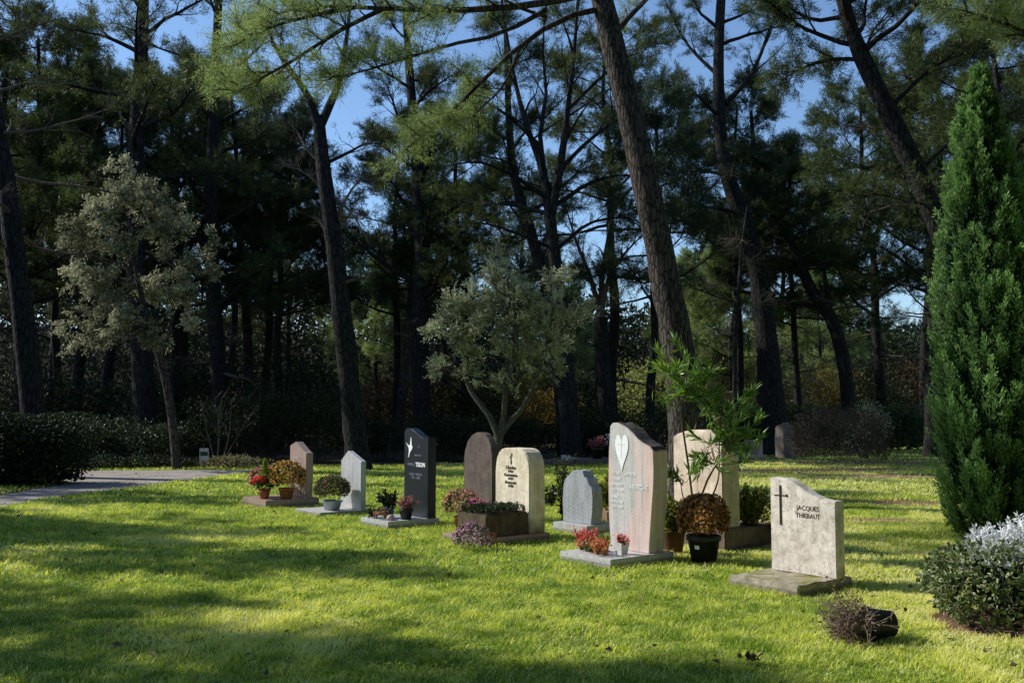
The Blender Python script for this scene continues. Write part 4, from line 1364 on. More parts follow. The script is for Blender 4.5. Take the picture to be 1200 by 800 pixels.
# fan branched pine, centre
fan = [dict(pts=[(650, 300, 0), (640, 215, 0), (625, 170, .3), (612, 130, .6), (598, 70, .8), (588, 0, 1.0), (580, -60, 1)], w=11, ntw=5, nsub=10, s0=.2),
       dict(pts=[(645, 260, 0), (658, 185, -.3), (664, 140, -.5), (670, 90, -.6), (676, 20, -.6), (680, -50, -.6)], w=12, ntw=5, nsub=10, s0=.25),
       dict(pts=[(640, 215, 0), (633, 160, .3), (640, 110, .6), (636, 60, .6), (640, 0, .6)], w=8, nsub=9, ntw=5),
       dict(pts=[(638, 230, 0), (600, 205, -.6), (560, 190, -1.2), (520, 195, -1.6)], w=6, nsub=10, ntw=4, subl=.3),
       dict(pts=[(640, 250, 0), (600, 240, .6), (555, 238, 1.2), (515, 232, 1.6)], w=6, nsub=10, ntw=4, subl=.3),
       dict(pts=[(646, 290, 0), (610, 275, -.4), (570, 262, -1), (545, 262, -1.4)], w=5, nsub=8, ntw=4, subl=.3),
       dict(pts=[(655, 200, 0), (690, 165, .4), (725, 140, .8), (760, 125, 1)], w=6, nsub=9, ntw=4, subl=.3),
       dict(pts=[(652, 240, 0), (690, 215, -.4), (730, 205, -1), (765, 210, -1.2)], w=6, nsub=9, ntw=4, subl=.3),
       dict(pts=[(655, 290, 0), (690, 262, .6), (730, 255, 1), (752, 262, 1.4)], w=5, nsub=8, ntw=4, subl=.3),
       dict(pts=[(632, 170, 0), (600, 140, -.6), (570, 120, -1), (545, 118, -1.3)], w=5, nsub=8, ntw=4, subl=.3),
       dict(pts=[(664, 130, 0), (700, 95, .4), (730, 70, .6), (755, 60, .8)], w=5, nsub=8, ntw=4, subl=.3)]
pine('t6', [(670, 548), (666, 470), (660, 380), (650, 300), (640, 215)], 31, [24, 21, 18, 15, 12],
     'spreading pine with fan of thin limbs right behind the olive tree', seed=27, needle=NP, trunkonly=True, limbs=fan)
pine('t6b', [(664, 549), (655, 440), (645, 360), (630, 300), (612, 240), (600, 190), (595, 110), (592, 20)], 33, [17, 16, 15, 14, 12, 10, 7, 4],
     'leaning second trunk left of the spreading pine', .50, 14, 2.6, 'needles', seed=28, needle=NP)
# bare multi stemmed tree
pine('t7', [(713, 548), (709, 470), (705, 400), (704, 372)], 34, [22, 18, 17, 15],
     'bare dark multi stemmed tree left of the big leaning pine', seed=29, trunkonly=True, needle=(8, .14, .012), name='bare_tree',
     limbs=[dict(pts=[(704, 372, 0), (692, 325, .2), (676, 285, .4), (664, 245, .6)], w=8, dead=True, nsub=7, ntw=5),
            dict(pts=[(704, 372, 0), (712, 330, -.2), (728, 302, -.4), (752, 276, -.6)], w=8, dead=True, nsub=7, ntw=5),
            dict(pts=[(704, 372, 0), (706, 320, .2), (712, 280, .3), (718, 235, .3)], w=9, dead=True, nsub=7, ntw=5),
            dict(pts=[(702, 340, 0), (722, 325, .5), (742, 322, .8), (765, 310, 1)], w=5, dead=True, nsub=6, ntw=4),
            dict(pts=[(698, 335, 0), (680, 322, .4), (664, 320, .8), (650, 300, 1)], w=5, dead=True, nsub=6, ntw=4)])
# the big leaning pine
pine('t8', [(806, 600), (803, 500), (797, 430), (787, 365), (772, 290), (752, 195), (730, 100), (708, 10), (690, -70), (676, -150)], 17, [41, 39, 37, 35, 33, 32, 30, 27, 22, 15],
     'big leaning pine with grey brown bark behind the pale peach stone', .86, 9, 3.4, 'needles_sun_tint', 'pine_bark', seed=30, needle=(24, .105, .010), twl=.4, flare=1.15,
     limbs=[dict(pts=[(706, 10, 0), (660, 22, -.3), (612, 52, -.6), (565, 95, -.9), (535, 125, -1.0), (505, 150, -1.1), (470, 180, -1.2)], w=8, nsub=16, s0=.45, subl=.13, ntw=9, twl=.34, tint=.15),
            dict(pts=[(700, -10, 0), (630, 5, -.8), (540, 12, -1.2), (450, 10, -1.6), (370, 8, -2.0), (310, 20, -2.2)], w=10, nsub=22, s0=.3, subl=.16, ntw=10, twl=.36, tint=.2),
            dict(pts=[(640, 12, -.7), (585, 40, -1.0), (530, 52, -1.4), (470, 70, -1.7), (420, 85, -1.8), (385, 92, -1.9)], w=6, nsub=16, s0=.4, subl=.18, ntw=9, twl=.36, tint=.2),
            dict(pts=[(450, 10, -1.6), (400, 35, -1.8), (345, 70, -2.0), (300, 95, -2.1), (275, 110, -2.1)], w=6, nsub=15, s0=.1, subl=.28, ntw=10, twl=.34, tint=.25),
            dict(pts=[(420, 8, -1.8), (360, 20, -2.6), (310, 35, -3.0), (260, 62, -3.2)], w=5, nsub=12, s0=.1, subl=.28, ntw=9, twl=.34, tint=.25),
            dict(pts=[(610, 55, -.6), (590, 100, -.2), (560, 130, 0), (540, 150, .2)], w=4, nsub=8, s0=.3, subl=.3, ntw=5, twl=.34),
            dict(pts=[(716, 45, 0), (742, 15, .3), (775, -15, .6), (820, -40, .8)], w=9, nsub=10, ntw=6, twl=.4),
            dict(pts=[(640, 20, -.5), (600, 5, -.9), (560, -25, -1.1), (520, -50, -1.2)], w=5, nsub=9, ntw=7, twl=.36)])
# slim curved pine, right of centre
pine('t9', [(913, 550), (908, 490), (902, 430), (893, 350), (884, 300), (866, 245), (851, 200), (844, 150), (842, 80), (845, 0), (850, -80), (852, -150)], 36, [30, 28, 26, 24, 22, 20, 17, 15, 13, 11, 8, 5],
     'slim curved dark pine right of the big leaning pine', .72, 13, 2.6, 'needles_blue', seed=31, needle=(17, .13, .014),
     limbs=[dict(pts=[(850, 122, 0), (866, 105, .2), (884, 82, .4), (900, 40, .6), (916, 0, .8), (930, -50, 1)], w=8, nsub=11, ntw=7, tuft=3),
            dict(pts=[(866, 250, 0), (835, 243, -.4), (804, 244, -.8), (775, 250, -1)], w=5, nsub=12, ntw=6, tuft=3),
            dict(pts=[(850, 205, 0), (820, 200, .5), (785, 205, 1.0), (760, 215, 1.2)], w=5, nsub=13, ntw=6, tuft=3),
            dict(pts=[(845, 140, 0), (815, 110, -.4), (790, 100, -.8), (765, 105, -1)], w=5, nsub=13, ntw=7, tuft=3),
            dict(pts=[(843, 90, 0), (812, 60, .4), (795, 35, .8), (780, 0, 1)], w=5, nsub=12, ntw=7, tuft=3),
            dict(pts=[(872, 262, 0), (890, 235, .5), (905, 215, .8), (925, 205, 1)], w=5, nsub=11, ntw=7, tuft=3)], dead=5, deadz=(.3, .6), deadL=1.5)
# right leaning pine
pine('t10', [(1186, 565), (1162, 420), (1133, 330), (1104, 275), (1075, 205), (1045, 140), (1018, 85), (1000, 40), (985, -10), (965, -90), (950, -150)], 21, [30, 28, 26, 25, 24, 22, 20, 17, 14, 10, 6],
     'thick dark pine leaning left beside the cypress', .62, 16, 3.3, 'needles', seed=32, needle=(22, .13, .014),
     limbs=[dict(pts=[(1062, 190, 0), (1030, 200, .5), (1000, 196, 1.0), (965, 205, 1.4)], w=6, nsub=12, ntw=8),
            dict(pts=[(1040, 130, 0), (1075, 95, .4), (1110, 70, .8), (1150, 60, 1)], w=7, nsub=14, ntw=10),
            dict(pts=[(1012, 70, 0), (975, 70, .5), (940, 80, .9), (915, 95, 1.2)], w=6, nsub=13, ntw=9),
            dict(pts=[(1090, 240, 0), (1060, 235, -.4), (1030, 228, -.8), (995, 232, -1)], w=4, nsub=10, ntw=7, tuft=1),
            dict(pts=[(1075, 205, 0), (1110, 170, .4), (1150, 150, .8), (1195, 140, 1)], w=6, nsub=14, ntw=10)], dead=4, deadz=(.3, .6))
# upper right sunlit branch tree
pine('t10b', [(1300, 600), (1290, 450), (1270, 250), (1255, 60), (1240, -80)], 15, [40, 36, 30, 22, 10],
     'pine outside the right edge whose sunlit branch hangs into view', .80, 8, 2.5, 'needles_sun_tint', 'pine_bark', seed=33, needle=(24, .105, .010),
     limbs=[dict(pts=[(1258, 80, 0), (1215, 45, -.3), (1170, 25, -.6), (1120, 10, -.8)], w=8, nsub=14, ntw=9, subl=.25, twl=.36, s0=.2, tint=.2)])
pine('t11', [(1000, 545), (990, 430), (975, 375), (960, 355), (944, 325), (930, 290), (915, 250), (905, 180)], 38, [17, 16, 15, 14, 13, 11, 8, 4],
     'leaning forked pine far behind the brown round bush', .55, 12, 3.2, 'needles', seed=34, needle=NP,
     limbs=[dict(pts=[(972, 370, 0), (970, 340, .2), (965, 310, .3), (978, 270, .4)], w=9, nsub=7)], dead=6, deadz=(.3, .6))
pine('t12', [(895, 538), (894, 470), (892, 400), (890, 320), (886, 220), (880, 130)], 40, [15, 14, 13, 11, 8, 4],
     'reddish pine trunk directly behind the slim curved pine', .5, 12, 2.8, 'needles', 'pine_bark', seed=35, needle=NP)
pine('t13', [(863, 552), (861, 440), (863, 380), (867, 320), (870, 285), (876, 240)], 26, [6, 5, 5, 4, 3, 2],
     'thin bare sapling left of the slim curved pine', .55, 5, .9, 'needles', seed=36, needle=NP, trunkonly=True, dead=6, deadz=(.3, .95), deadL=1.0, name='sapling')

# ---- pines further back, copied from four prototypes
def proto(seed, H, r, z0, n, L, leafm, dens=1.0, lean=.4, dead=5, group='pines further back in the wood', label='', z_el=(.0, .55)):
    t = Tree(seed)
    rg = t.rg
    pts = [np.array([0, 0, -.05])]
    dx, dy = rg.uniform(-lean, lean), rg.uniform(-lean, lean)
    for k in range(1, 7):
        pts.append(np.array([dx * (k / 6) ** 1.5 * 2 + rg.uniform(-.15, .15), dy * (k / 6) ** 1.5 * 2 + rg.uniform(-.15, .15), H * k / 6]))
    q, rr = smooth_line(pts, np.linspace(r, r * .2, 7), 20)
    rr = rr * (1 + .4 * np.exp(-np.maximum(q[:, 2], 0) / .4))
    tube(t.wood, q, rr, 9, jit=.05, rg=rg)
    crown_limbs(t, q, rr, z0, n, L, .05, z_el, dens, nsub=8, ntw=8, twl=.6, tuft=3)
    if dead:
        crown_limbs(t, q[3:int(20 * z0) + 2], rr[3:int(20 * z0) + 2] * .6, 0, dead, L * .6, -.02, (-.15, .3), 1, None, True, nsub=6, ntw=4)
    return t.finish('pine_tree', (0, 0, 0), label, 'tree', group, M['dark_bark'], M[leafm], 14, .165, .021, .85)

protos = [proto(201, 15, .24, .34, 30, 4.2, 'needles', 1.3), proto(202, 13, .20, .42, 26, 3.6, 'needles_blue', 1.2), proto(203, 16, .26, .50, 24, 4.6, 'needles', 1.2, .8), proto(204, 9.5, .14, .22, 24, 2.8, 'needles_sun_tint', 1.2, .3, 3)]
used = set()
def put(kind, px, D, label, rz, s=1.0, group='pines further back in the wood'):
    pos = P(px, 500, D); pos[2] = 0
    o = protos[kind]
    if kind in used:
        o = copy_tree(o)
    used.add(kind)
    o.location = tuple(pos); o.rotation_euler = (0, 0, rz); o.scale = (s, s, s)
    o['label'] = label; o['group'] = group
    return o
back = [(2, -20, 36, 'tall pine over the left end of the hedge'), (0, 205, 40, 'dark dense pine above the silvery oak'), (2, 290, 42, 'tall dark pine close left of the forked pine'), (0, 20, 36, 'dark pine right behind the far left straight trunk'), (1, 465, 41, 'pine in the gap between the forked pine and the olive tree'),
        (0, -40, 44, 'dark pine beyond the far left edge of the hedge'), (2, 20, 44, 'dark pine behind the far left straight trunk'), (0, 88, 40, 'dark pine between the left trunk and the silvery oak'),
        (1, 128, 52, 'distant pine seen over the silvery oak crown'), (2, 214, 46, 'tall pine directly behind the silvery oak'), (0, 308, 43, 'dark bushy pine left of the forked pine'),
        (0, 60, 56, 'distant dense pine seen past the far left straight trunk'), (0, 170, 60, 'distant dense pine hidden behind the silvery oak'), (2, 270, 56, 'tall distant pine left of the forked pine'),
        (0, 335, 62, 'distant dense pine just left of the forked pine'), (1, 125, 38, 'bushy pine right of the far left straight trunk'), (1, 325, 39, 'slender pine left of the forked pine'),
        (3, 442, 52, 'small pine in the gap right of the forked pine'), (0, 548, 41, 'pine behind the left half of the olive crown'),
        (0, 520, 60, 'distant dense pine behind the bird stone'), (2, 600, 56, 'tall distant pine above the olive crown'), 
        (3, 650, 58, 'small distant pine behind the olive crown'), (3, 800, 50, 'small sunlit pine just right of the big leaning trunk'), (3, 862, 43, 'small sunlit pine left of the slim curved trunk'), (3, 830, 47, 'sunlit small pine between the leaning pine and the slim curved pine'),
        (3, 960, 56, 'small distant pine behind the leaning forked pine'), (2, 915, 58, 'tall distant pine right behind the slim curved pine'),
        (1, 868, 40, 'pine seen over the slim curved pine'), (1, 765, 34, 'pine close behind the top of the big leaning pine'), (2, 720, 41, 'tall pine whose crown shows left of the big leaning trunk'), (1, 935, 42, 'pine between the slim curved pine and the right leaning pine'),
        (0, 1035, 44, 'dark pine above the brown round bush'), (0, 990, 62, 'distant dense pine above the brown round bush'),
        (2, 1085, 52, 'tall pine left of the cypress far back'), (0, 1140, 40, 'dark pine directly behind the cypress'), (1, 1195, 48, 'dark pine at the right edge behind the cypress'),
        (0, 1090, 34, 'near dark pine left of the cypress top'), (0, 1265, 36, 'dark pine beyond the right edge behind the cypress'), (2, 1210, 30, 'tall pine right behind the cypress top')]
for i, (k, px, D, lab) in enumerate(back):
    put(k, px, D, lab, i * 1.9, 1.0 + .08 * math.sin(i * 3.1))

# pines left of the lawn whose crowns shade the grass and the wood
SHADE = [(0, -33, 42, 1.1), (2, -22, 48, 1.0), (0, -40, 54, 1.1), (0, -30, 60, 1.1), (0, -52, 64, 1.1), (2, -42, 46, 1.0), (1, -26, 38, 1.0)]
for i, (k, x, y, s) in enumerate(SHADE):
    o = copy_tree(protos[k])
    o.location = (x, y, 0); o.rotation_euler = (0, 0, i * 2.3 + .7); o.scale = (s, s, s)
    o['label'] = 'tall dark pine standing left of the lawn beyond the hedge'; o['group'] = 'pines left of the lawn'
# sparse pines close by on the left: their trunks and thin crowns streak the lawn with shade
thin = [proto(211, 11, .17, .45, 8, 2.2, 'needles', .5, .9, 3, 'slender pines left of the lawn', 'slender sparse pine left of the path shading the lawn'),
        proto(212, 13, .19, .5, 9, 2.6, 'needles', .5, .7, 3, 'slender pines left of the lawn', 'slender sparse pine left of the path shading the lawn')]
LAWN = [(0, -13.5, 16.6, .74), (0, -15.5, 10.8, .9), (1, -21, 16.8, .8), (1, -13, 9.2, .9), (0, -18, 8.5, 1.0), (1, -26, 27.5, .9), (0, -12, 13.4, .6), (0, -17, 12.6, .8)]
thin.append(proto(213, 11, .24, .42, 16, 2.6, 'needles', 1.2, .5, 3, 'slender pines left of the lawn', 'slender sparse pine left of the path shading the lawn'))
LAWN += [(2, -17.5, 16.2, .85), (0, -14, 10.9, .75), (2, -9.4, 8.3, .75), (2, -9.8, 12.6, .6), (2, -19.5, 14.5, .8), (2, -24, 25.2, .9)]
seen = set()
for i, (k, x, y, s) in enumerate(LAWN):
    o = thin[k]
    if k in seen: o = copy_tree(o)
    seen.add(k)
    o.location = (x, y, 0); o.rotation_euler = (0, 0, i * 1.7); o.scale = (s, s, s)
for i, (x, y, s) in enumerate([(8.5, 2.5, 2.0), (10.5, 6, 2.2), (13, 10, 2.4), (6.5, -1.5, 2.0), (3, -4, 2.2), (-1.5, -5, 2.2), (-6, -5, 2.2), (16, 15, 2.4)]):  # enlarged cypress copies added out of view to block sky fill
    o = copy_tree(cypress_root)
    o.location = (x, y, 0); o.rotation_euler = (0, 0, i * 1.1); o.scale = (s * 1.2, s * 1.2, s)
    o['label'] = 'very tall unseen cypress added beside the viewer to block sky light'; o['group'] = 'unseen cypresses added to block sky light'
o = copy_tree(protos[1]); o.location = (-13.2, 15.2, 0); o.scale = (.5, .5, .5)
o['label'] = 'low bushy pine outside the left edge in front of the path'; o['group'] = 'slender pines left of the lawn'
o = copy_tree(protos[1]); o.location = (-15.8, 20.8, 0); o.scale = (.6, .6, .6)
o['label'] = 'small bushy pine just outside the left edge shading the path'; o['group'] = 'slender pines left of the lawn'
# more wood around the viewer, added out of view to block sky light
for i, (k, x, y) in enumerate([(0, -14, -6), (2, -7, -9), (0, 0, -8), (2, 7, -9), (0, 13, -5), (0, 17, 3), (2, 18, 10), (0, 22, 17), (2, -18, -2), (0, -4, -15), (0, 5, -16), (0, 24, 26), (0, -7, 0), (2, -1, -4), (0, 5, -2), (2, 9.5, 3.5), (0, 11, 8), (2, 14, 13), (0, 2, -5), (2, -4, -3)]):
    o = copy_tree(protos[k])
    o.location = (x, y, 0); o.rotation_euler = (0, 0, i * 1.3)
    o['label'] = 'tall pine added beside the lawn outside the view to block sky light'; o['group'] = 'unseen pines added around the viewer'


# ------------------------------------------------------------------ broadleaf trees
def broadleaf(name, label, base, stems, crowns, D, bark, leafm, seed, leaf, n, twl, jit, ntw=6, spread=.9, twigr=.004, nlimb=30):
    """trunks through photo pixels, limbs reaching into crown clumps given as (px, py, rx, ry, dz, limbs)"""
    t = Tree(seed)
    rg = t.rg
    tops = []
    for pl, w_ in stems:
        pts = np.array([P(x, y, D + dz) for (x, y, dz) in pl]) - base
        if pl[0][1] >= 530 or pl[0][2] == 99: pts[0][2] = min(pts[0][2], 0)
        q, r = smooth_line(pts, np.array(w_) / 2 * D / F, 16)
        tube(t.wood, q, r, 8, jit=.03, rg=rg)
        tops += [q[9], q[12], q[-1]]
    for (px, py, rx, ry, dz, nl) in crowns:
        rx *= 1.3; ry *= 1.3; nl = max(1, int(nl * (.75 if name == 'oak_tree' else .6) + .3))
        c = P(px, py, D + dz) - base
        rad = np.array([rx * D / F, (rx + ry) / 2 * D / F, ry * D / F])
        for k in range(nl):
            e = c + unit(rg.standard_normal(3)) * rad * rg.uniform(.45, 1.0)
            s = min(tops, key=lambda a: np.linalg.norm(a - c) + rg.uniform(0, .6))
            mid = (s + e) / 2 + rg.standard_normal(3) * .12 * np.linalg.norm(e - s) - np.array([0, 0, .05]) * np.linalg.norm(e - s)
            pts = np.array([s, mid, e])
            t.limb(None, None, 0, .015 * D / 20, pts=pts, nsub=4, subl=.24, ntw=ntw, s0=.5, twl=twl, tuft=5, tintb=rg.uniform(-.25, .15))
    return t.finish(name, base, label, 'tree', None, M[bark], M[leafm], n, kind='leaf', leaf=leaf, spread=spread, twigr=twigr, jit=jit)

bo = P(207, 540, 27); bo[2] = 0
broadleaf('oak_tree', 'small silvery leaved oak with leaning thin trunk at left behind the path', bo,
          [([(207, 545, 0), (203, 500, 0), (195, 450, 0), (186, 415, 0), (172, 370, 0), (160, 320, 0), (152, 270, 0)], [12, 11, 10, 9, 7, 5, 3]),
           ([(188, 420, 0), (202, 370, .3), (205, 320, .5), (195, 270, .6)], [7, 5, 4, 3])],
          [(135, 205, 22, 20, 0, 5), (165, 235, 26, 20, .2, 6), (110, 245, 24, 22, -.3, 6), (85, 275, 24, 20, .1, 6), (140, 280, 24, 20, -.5, 5), (190, 275, 22, 24, .4, 5), (215, 250, 20, 22, .2, 4), (75, 330, 22, 16, .2, 5), (120, 330, 24, 18, -.4, 5), (165, 330, 22, 20, .3, 5), (205, 330, 20, 20, -.2, 4), (235, 320, 16, 22, .3, 3), (100, 385, 22, 16, .2, 5), (145, 385, 22, 16, -.3, 5), (185, 390, 20, 14, .2, 3), (85, 415, 14, 12, 0, 2), (225, 375, 16, 18, .2, 2), (245, 285, 14, 18, .2, 2)],
          27, 'pine_bark', 'oak_leaf', 301, (.090, .052), 3, .34, .035, ntw=6, spread=.8)
bo = P(583, 560, 21); bo[2] = 0
broadleaf('olive_tree', 'airy grey green olive tree with forked trunk behind the cream stone', bo,
          [([(583, 569, 0), (583, 535, 0), (584, 510, 0)], [12, 11, 11]),
           ([(584, 512, 0), (575, 490, 0), (560, 470, .1), (548, 450, .2), (543, 420, .2), (535, 385, .2)], [9, 7, 6, 5, 4, 3]),
           ([(584, 512, 0), (590, 490, 0), (592, 460, -.1), (600, 430, -.2), (605, 390, -.2), (600, 350, -.2)], [9, 7, 6, 5, 4, 3]),
           ([(585, 510, 0), (600, 492, 0), (614, 475, 0), (630, 440, 0), (640, 400, 0)], [8, 6, 5, 4, 3])],
          [(522, 365, 16, 20, .1, 4), (545, 345, 16, 18, -.2, 4), (570, 320, 12, 20, 0, 4), (578, 298, 6, 12, 0, 2), (597, 345, 16, 20, .2, 5), (625, 350, 16, 18, -.1, 5), (650, 350, 16, 22, .1, 5), (668, 372, 12, 18, 0, 4), (535, 395, 18, 16, .1, 4), (565, 375, 18, 20, -.2, 5), (600, 385, 18, 16, .2, 5), (632, 388, 18, 18, -.2, 5), (657, 405, 16, 14, .1, 4), (520, 425, 14, 12, 0, 2), (550, 428, 16, 14, .2, 3), (585, 420, 16, 14, -.1, 3), (620, 425, 16, 12, .1, 3), (645, 440, 12, 10, 0, 2), (600, 455, 18, 8, 0, 2), (508, 385, 10, 14, 0, 2), (660, 330, 8, 14, 0, 2), (605, 325, 8, 14, 0, 2)],
          21, 'grey_bark', 'olive_leaf', 302, (.090, .024), 3, .32, .02, ntw=6, spread=.55)

# ------------------------------------------------------------------ shrubs and hedges
def shrub(name, label, loc, rx, ry, h, n, leafm, L, W, seed, cat='shrub', group=None, sq=1.0, lumps=7, dens_in=.5, box=False, low=0.0, rz=0, stems=14):
    """leafy mass: several lobes of leaves around short stems, or a clipped box"""
    rg = np.random.default_rng(seed)
    root = empty(name, tuple(loc), rz, label, cat, group)
    g = Geo(); s = Geo()
    if box:
        e = 5.0
        d = unit(rg.standard_normal((n * 2, 3))); d = d[d[:, 2] > -.65][:n]; m = len(d)
        k = (np.abs(d) ** e).sum(1) ** (-1 / e)
        q = d * k[:, None]
        # spread points evenly over a long box
        q[:, 0] = np.sign(q[:, 0]) * np.abs(q[:, 0]) ** 1.0
        side = rg.uniform(0, 1, m)
        q[:, 0] = np.where(np.abs(q[:, 0]) > .93, q[:, 0], rg.uniform(-1, 1, m))
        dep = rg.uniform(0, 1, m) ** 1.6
        lum = 1 + .05 * np.sin(q[:, 0] * rx * 4 + seed) * np.cos(q[:, 2] * 5 + seed)
        q = q * (lum * (1 - .25 * dep))[:, None]
        p = q * np.array([rx, ry, h * .5]) + np.array([0, 0, h * .5])
        p[:, 2] = np.maximum(p[:, 2], .03)
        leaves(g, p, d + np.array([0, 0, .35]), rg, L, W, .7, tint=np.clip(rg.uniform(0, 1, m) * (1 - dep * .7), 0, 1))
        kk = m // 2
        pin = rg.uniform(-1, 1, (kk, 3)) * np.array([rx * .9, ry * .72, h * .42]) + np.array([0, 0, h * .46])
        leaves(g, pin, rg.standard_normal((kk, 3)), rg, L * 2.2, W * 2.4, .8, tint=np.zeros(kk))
    else:
        cs = [(np.array([rg.uniform(-.55, .55) * rx, rg.uniform(-.5, .5) * ry, h * rg.uniform(.3, .62)]), rg.uniform(.42, .62)) for _ in range(lumps)]
        cs.append((np.array([0, 0, h * .42]), .62))
        for c, f in cs:
            m = n // len(cs)
            d = unit(rg.standard_normal((m, 3)))
            rad = rg.uniform(.25, 1.05, m) ** .45
            p = c + d * rad[:, None] * np.array([rx, ry, h * .58 * sq]) * f
            p[:, 2] = np.abs(p[:, 2] - .03) + .03
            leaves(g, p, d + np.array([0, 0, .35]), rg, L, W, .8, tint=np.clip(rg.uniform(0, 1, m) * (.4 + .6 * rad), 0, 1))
    for k in range(stems):
        a = rg.uniform(0, 6.28); f = rg.uniform(.2, .8)
        t = np.array([math.cos(a) * rx * f, math.sin(a) * ry * f, h * rg.uniform(.5, .95)])
        b = t * np.array([.3, .3, 0])
        tube(s, [b, (b + t) / 2 + rg.standard_normal(3) * .06, t], [.018, .012, .005], 5)
    s.obj('stems', M['twig'], root)
    g.obj('foliage', M[leafm], root)
    return root

def at(px, D):
    p = P(px, 500, D); p[2] = 0
    return p
shrub('clipped_hedge', 'dark clipped hedge at the far left beside the path', (-12.6, 21.6, 0), 3.4, .9, 1.5, 15000, 'shrub_leaf', .075, .045, 401, 'hedge', box=True)
for i, (px, D, rx, h, lm, lab) in enumerate([
    (85, 28.2, 1.6, 1.7, 'laurel_leaf', 'glossy laurel bush just right of the clipped left hedge'),
    (140, 28.6, 1.5, 1.55, 'laurel_leaf', 'glossy laurel bush left of the silvery oak trunk'),
    (196, 29.4, 1.4, 1.5, 'laurel_leaf', 'dark laurel bush right behind the silvery oak trunk'),
    (250, 29.2, 1.3, 2.2, 'shrub_leaf', 'dark tall shrub with bare grey stems at the right end of the path'),
    (312, 30.2, 1.9, 2.9, 'shrub_leaf', 'tall dark shrub behind the pink granite stone'),
    (365, 30.6, 1.8, 2.6, 'shrub_leaf', 'dark shrub behind the peaked grey stone'),
    (445, 31.5, 1.7, 1.75, 'shrub_leaf', 'low dark shrub left of the bird stone'),
    (505, 31.0, 1.7, 1.7, 'shrub_leaf', 'low dark shrub behind the bird stone'),
    (562, 31.6, 1.6, 1.5, 'shrub_leaf', 'low dark shrub behind the olive trunk'),
    (618, 32.5, 1.7, 1.6, 'shrub_leaf', 'low dark shrub right of the olive trunk'),
    (676, 33.0, 1.7, 1.6, 'shrub_leaf', 'low dark shrub at the foot of the spreading pine'),
    (735, 32.5, 1.8, 1.9, 'shrub_leaf', 'low dark shrub behind the tall veined stone'),
    (780, 36.0, 1.6, 2.6, 'laurel_leaf', 'grey green rounded shrub left of the big leaning pine')]):
    shrub('dark_shrub', lab, at(px, D), rx, 1.1, h, 3600, lm, .095, .05, 410 + i, group='dark shrubs along the edge of the wood')
# low growth beside the path
for i, (px, D, h, lm, lab) in enumerate([(272, 27.4, .42, 'dry_grass', 'low yellowish dry plant at the right end of the path'), (215, 27.6, .35, 'shrub_leaf', 'low green ground plant beside the small path sign'), (170, 27.6, .40, 'laurel_leaf', 'low dark plant under the silvery oak'), (110, 27.3, .45, 'laurel_leaf', 'low dark plant beside the sunny part of the path')]):
    shrub('low_plant', lab, at(px, D), 1.1, .5, h, 900, lm, .09, .035, 440 + i, 'plant', group='low plants along the far side of the path')
# small bare stems shrub
t = Tree(450)
for k, (dx, dz) in enumerate([(-.35, 1.6), (.1, 1.9), (.55, 1.7), (-.1, 1.3), (.8, 1.2)]):
    t.limb(np.zeros(3), np.array([dx, .1, dz]), 2.0, .02, .03, .08, 4, .3, .3, 2, True)
t.finish('bare_shrub', at(256, 27.8), 'small bare grey stemmed shrub left of the pink stone', 'shrub', None, M['dark_bark'], M['needles'])

# right side hedge and bushes
shrub('clipped_hedge', 'low clipped green hedge far back behind the brown round bush', at(955, 40), 4.6, .7, 1.75, 6500, 'hedge_leaf', .10, .06, 460, 'hedge', box=True)
shrub('clipped_hedge', 'low dark hedge far back left of the cypress', at(1095, 44), 3.6, .8, 1.2, 5000, 'shrub_leaf', .10, .06, 461, 'hedge', box=True)
def dry_round_bush():
    rg = np.random.default_rng(470)
    c = at(983, 28.3)
    root = empty('round_bush', tuple(c), 0, 'large clipped round bush of dry brown twigs on the far lawn', 'bush')
    g, s = Geo(), Geo()
    rx, ry, h = 1.38, 1.1, 1.62
    n = 5200
    e = 3.0
    d = unit(rg.standard_normal((n * 2, 3))); d = d[d[:, 2] > -.6][:n]; n = len(d)
    k = (np.abs(d) ** e).sum(1) ** (-1 / e)
    q = d * k[:, None] * rg.uniform(.72, 1.03, (n, 1))
    p = q * np.array([rx, ry, h * .52]) + np.array([0, 0, h * .5]); p[:, 2] = np.maximum(p[:, 2], .03)
    leaves(g, p, d + rg.standard_normal((n, 3)) * .5, rg, .075, .028, .7)
    m = 1500
    A = p[rg.integers(0, n, m)] * np.array([.6, .6, .5]); B = p[rg.integers(0, n, m)]
    A = B * np.array([.82, .82, .9]) + rg.standard_normal((m, 3)) * .10; A[:, 2] = np.maximum(A[:, 2], .02)
    prisms(s, A, B + (B - A) * .1, .006, .003)
    s.obj('twigs', M['dead_twig'], root)
    g.obj('foliage', M['dry_bush'], root)
dry_round_bush()
shrub('pale_shrub', 'pale green loose shrub just behind the brown round bush', at(1012, 33), 1.0, .8, 2.2, 1800, 'olive_leaf', .10, .03, 471)
M['sun_tint_leaf'] = leaf_mat('sun_tint_leaf', (.13, .17, .04), (.58, .58, .18), .45, .5, .2)  # bright colour stands in for sun on the undergrowth
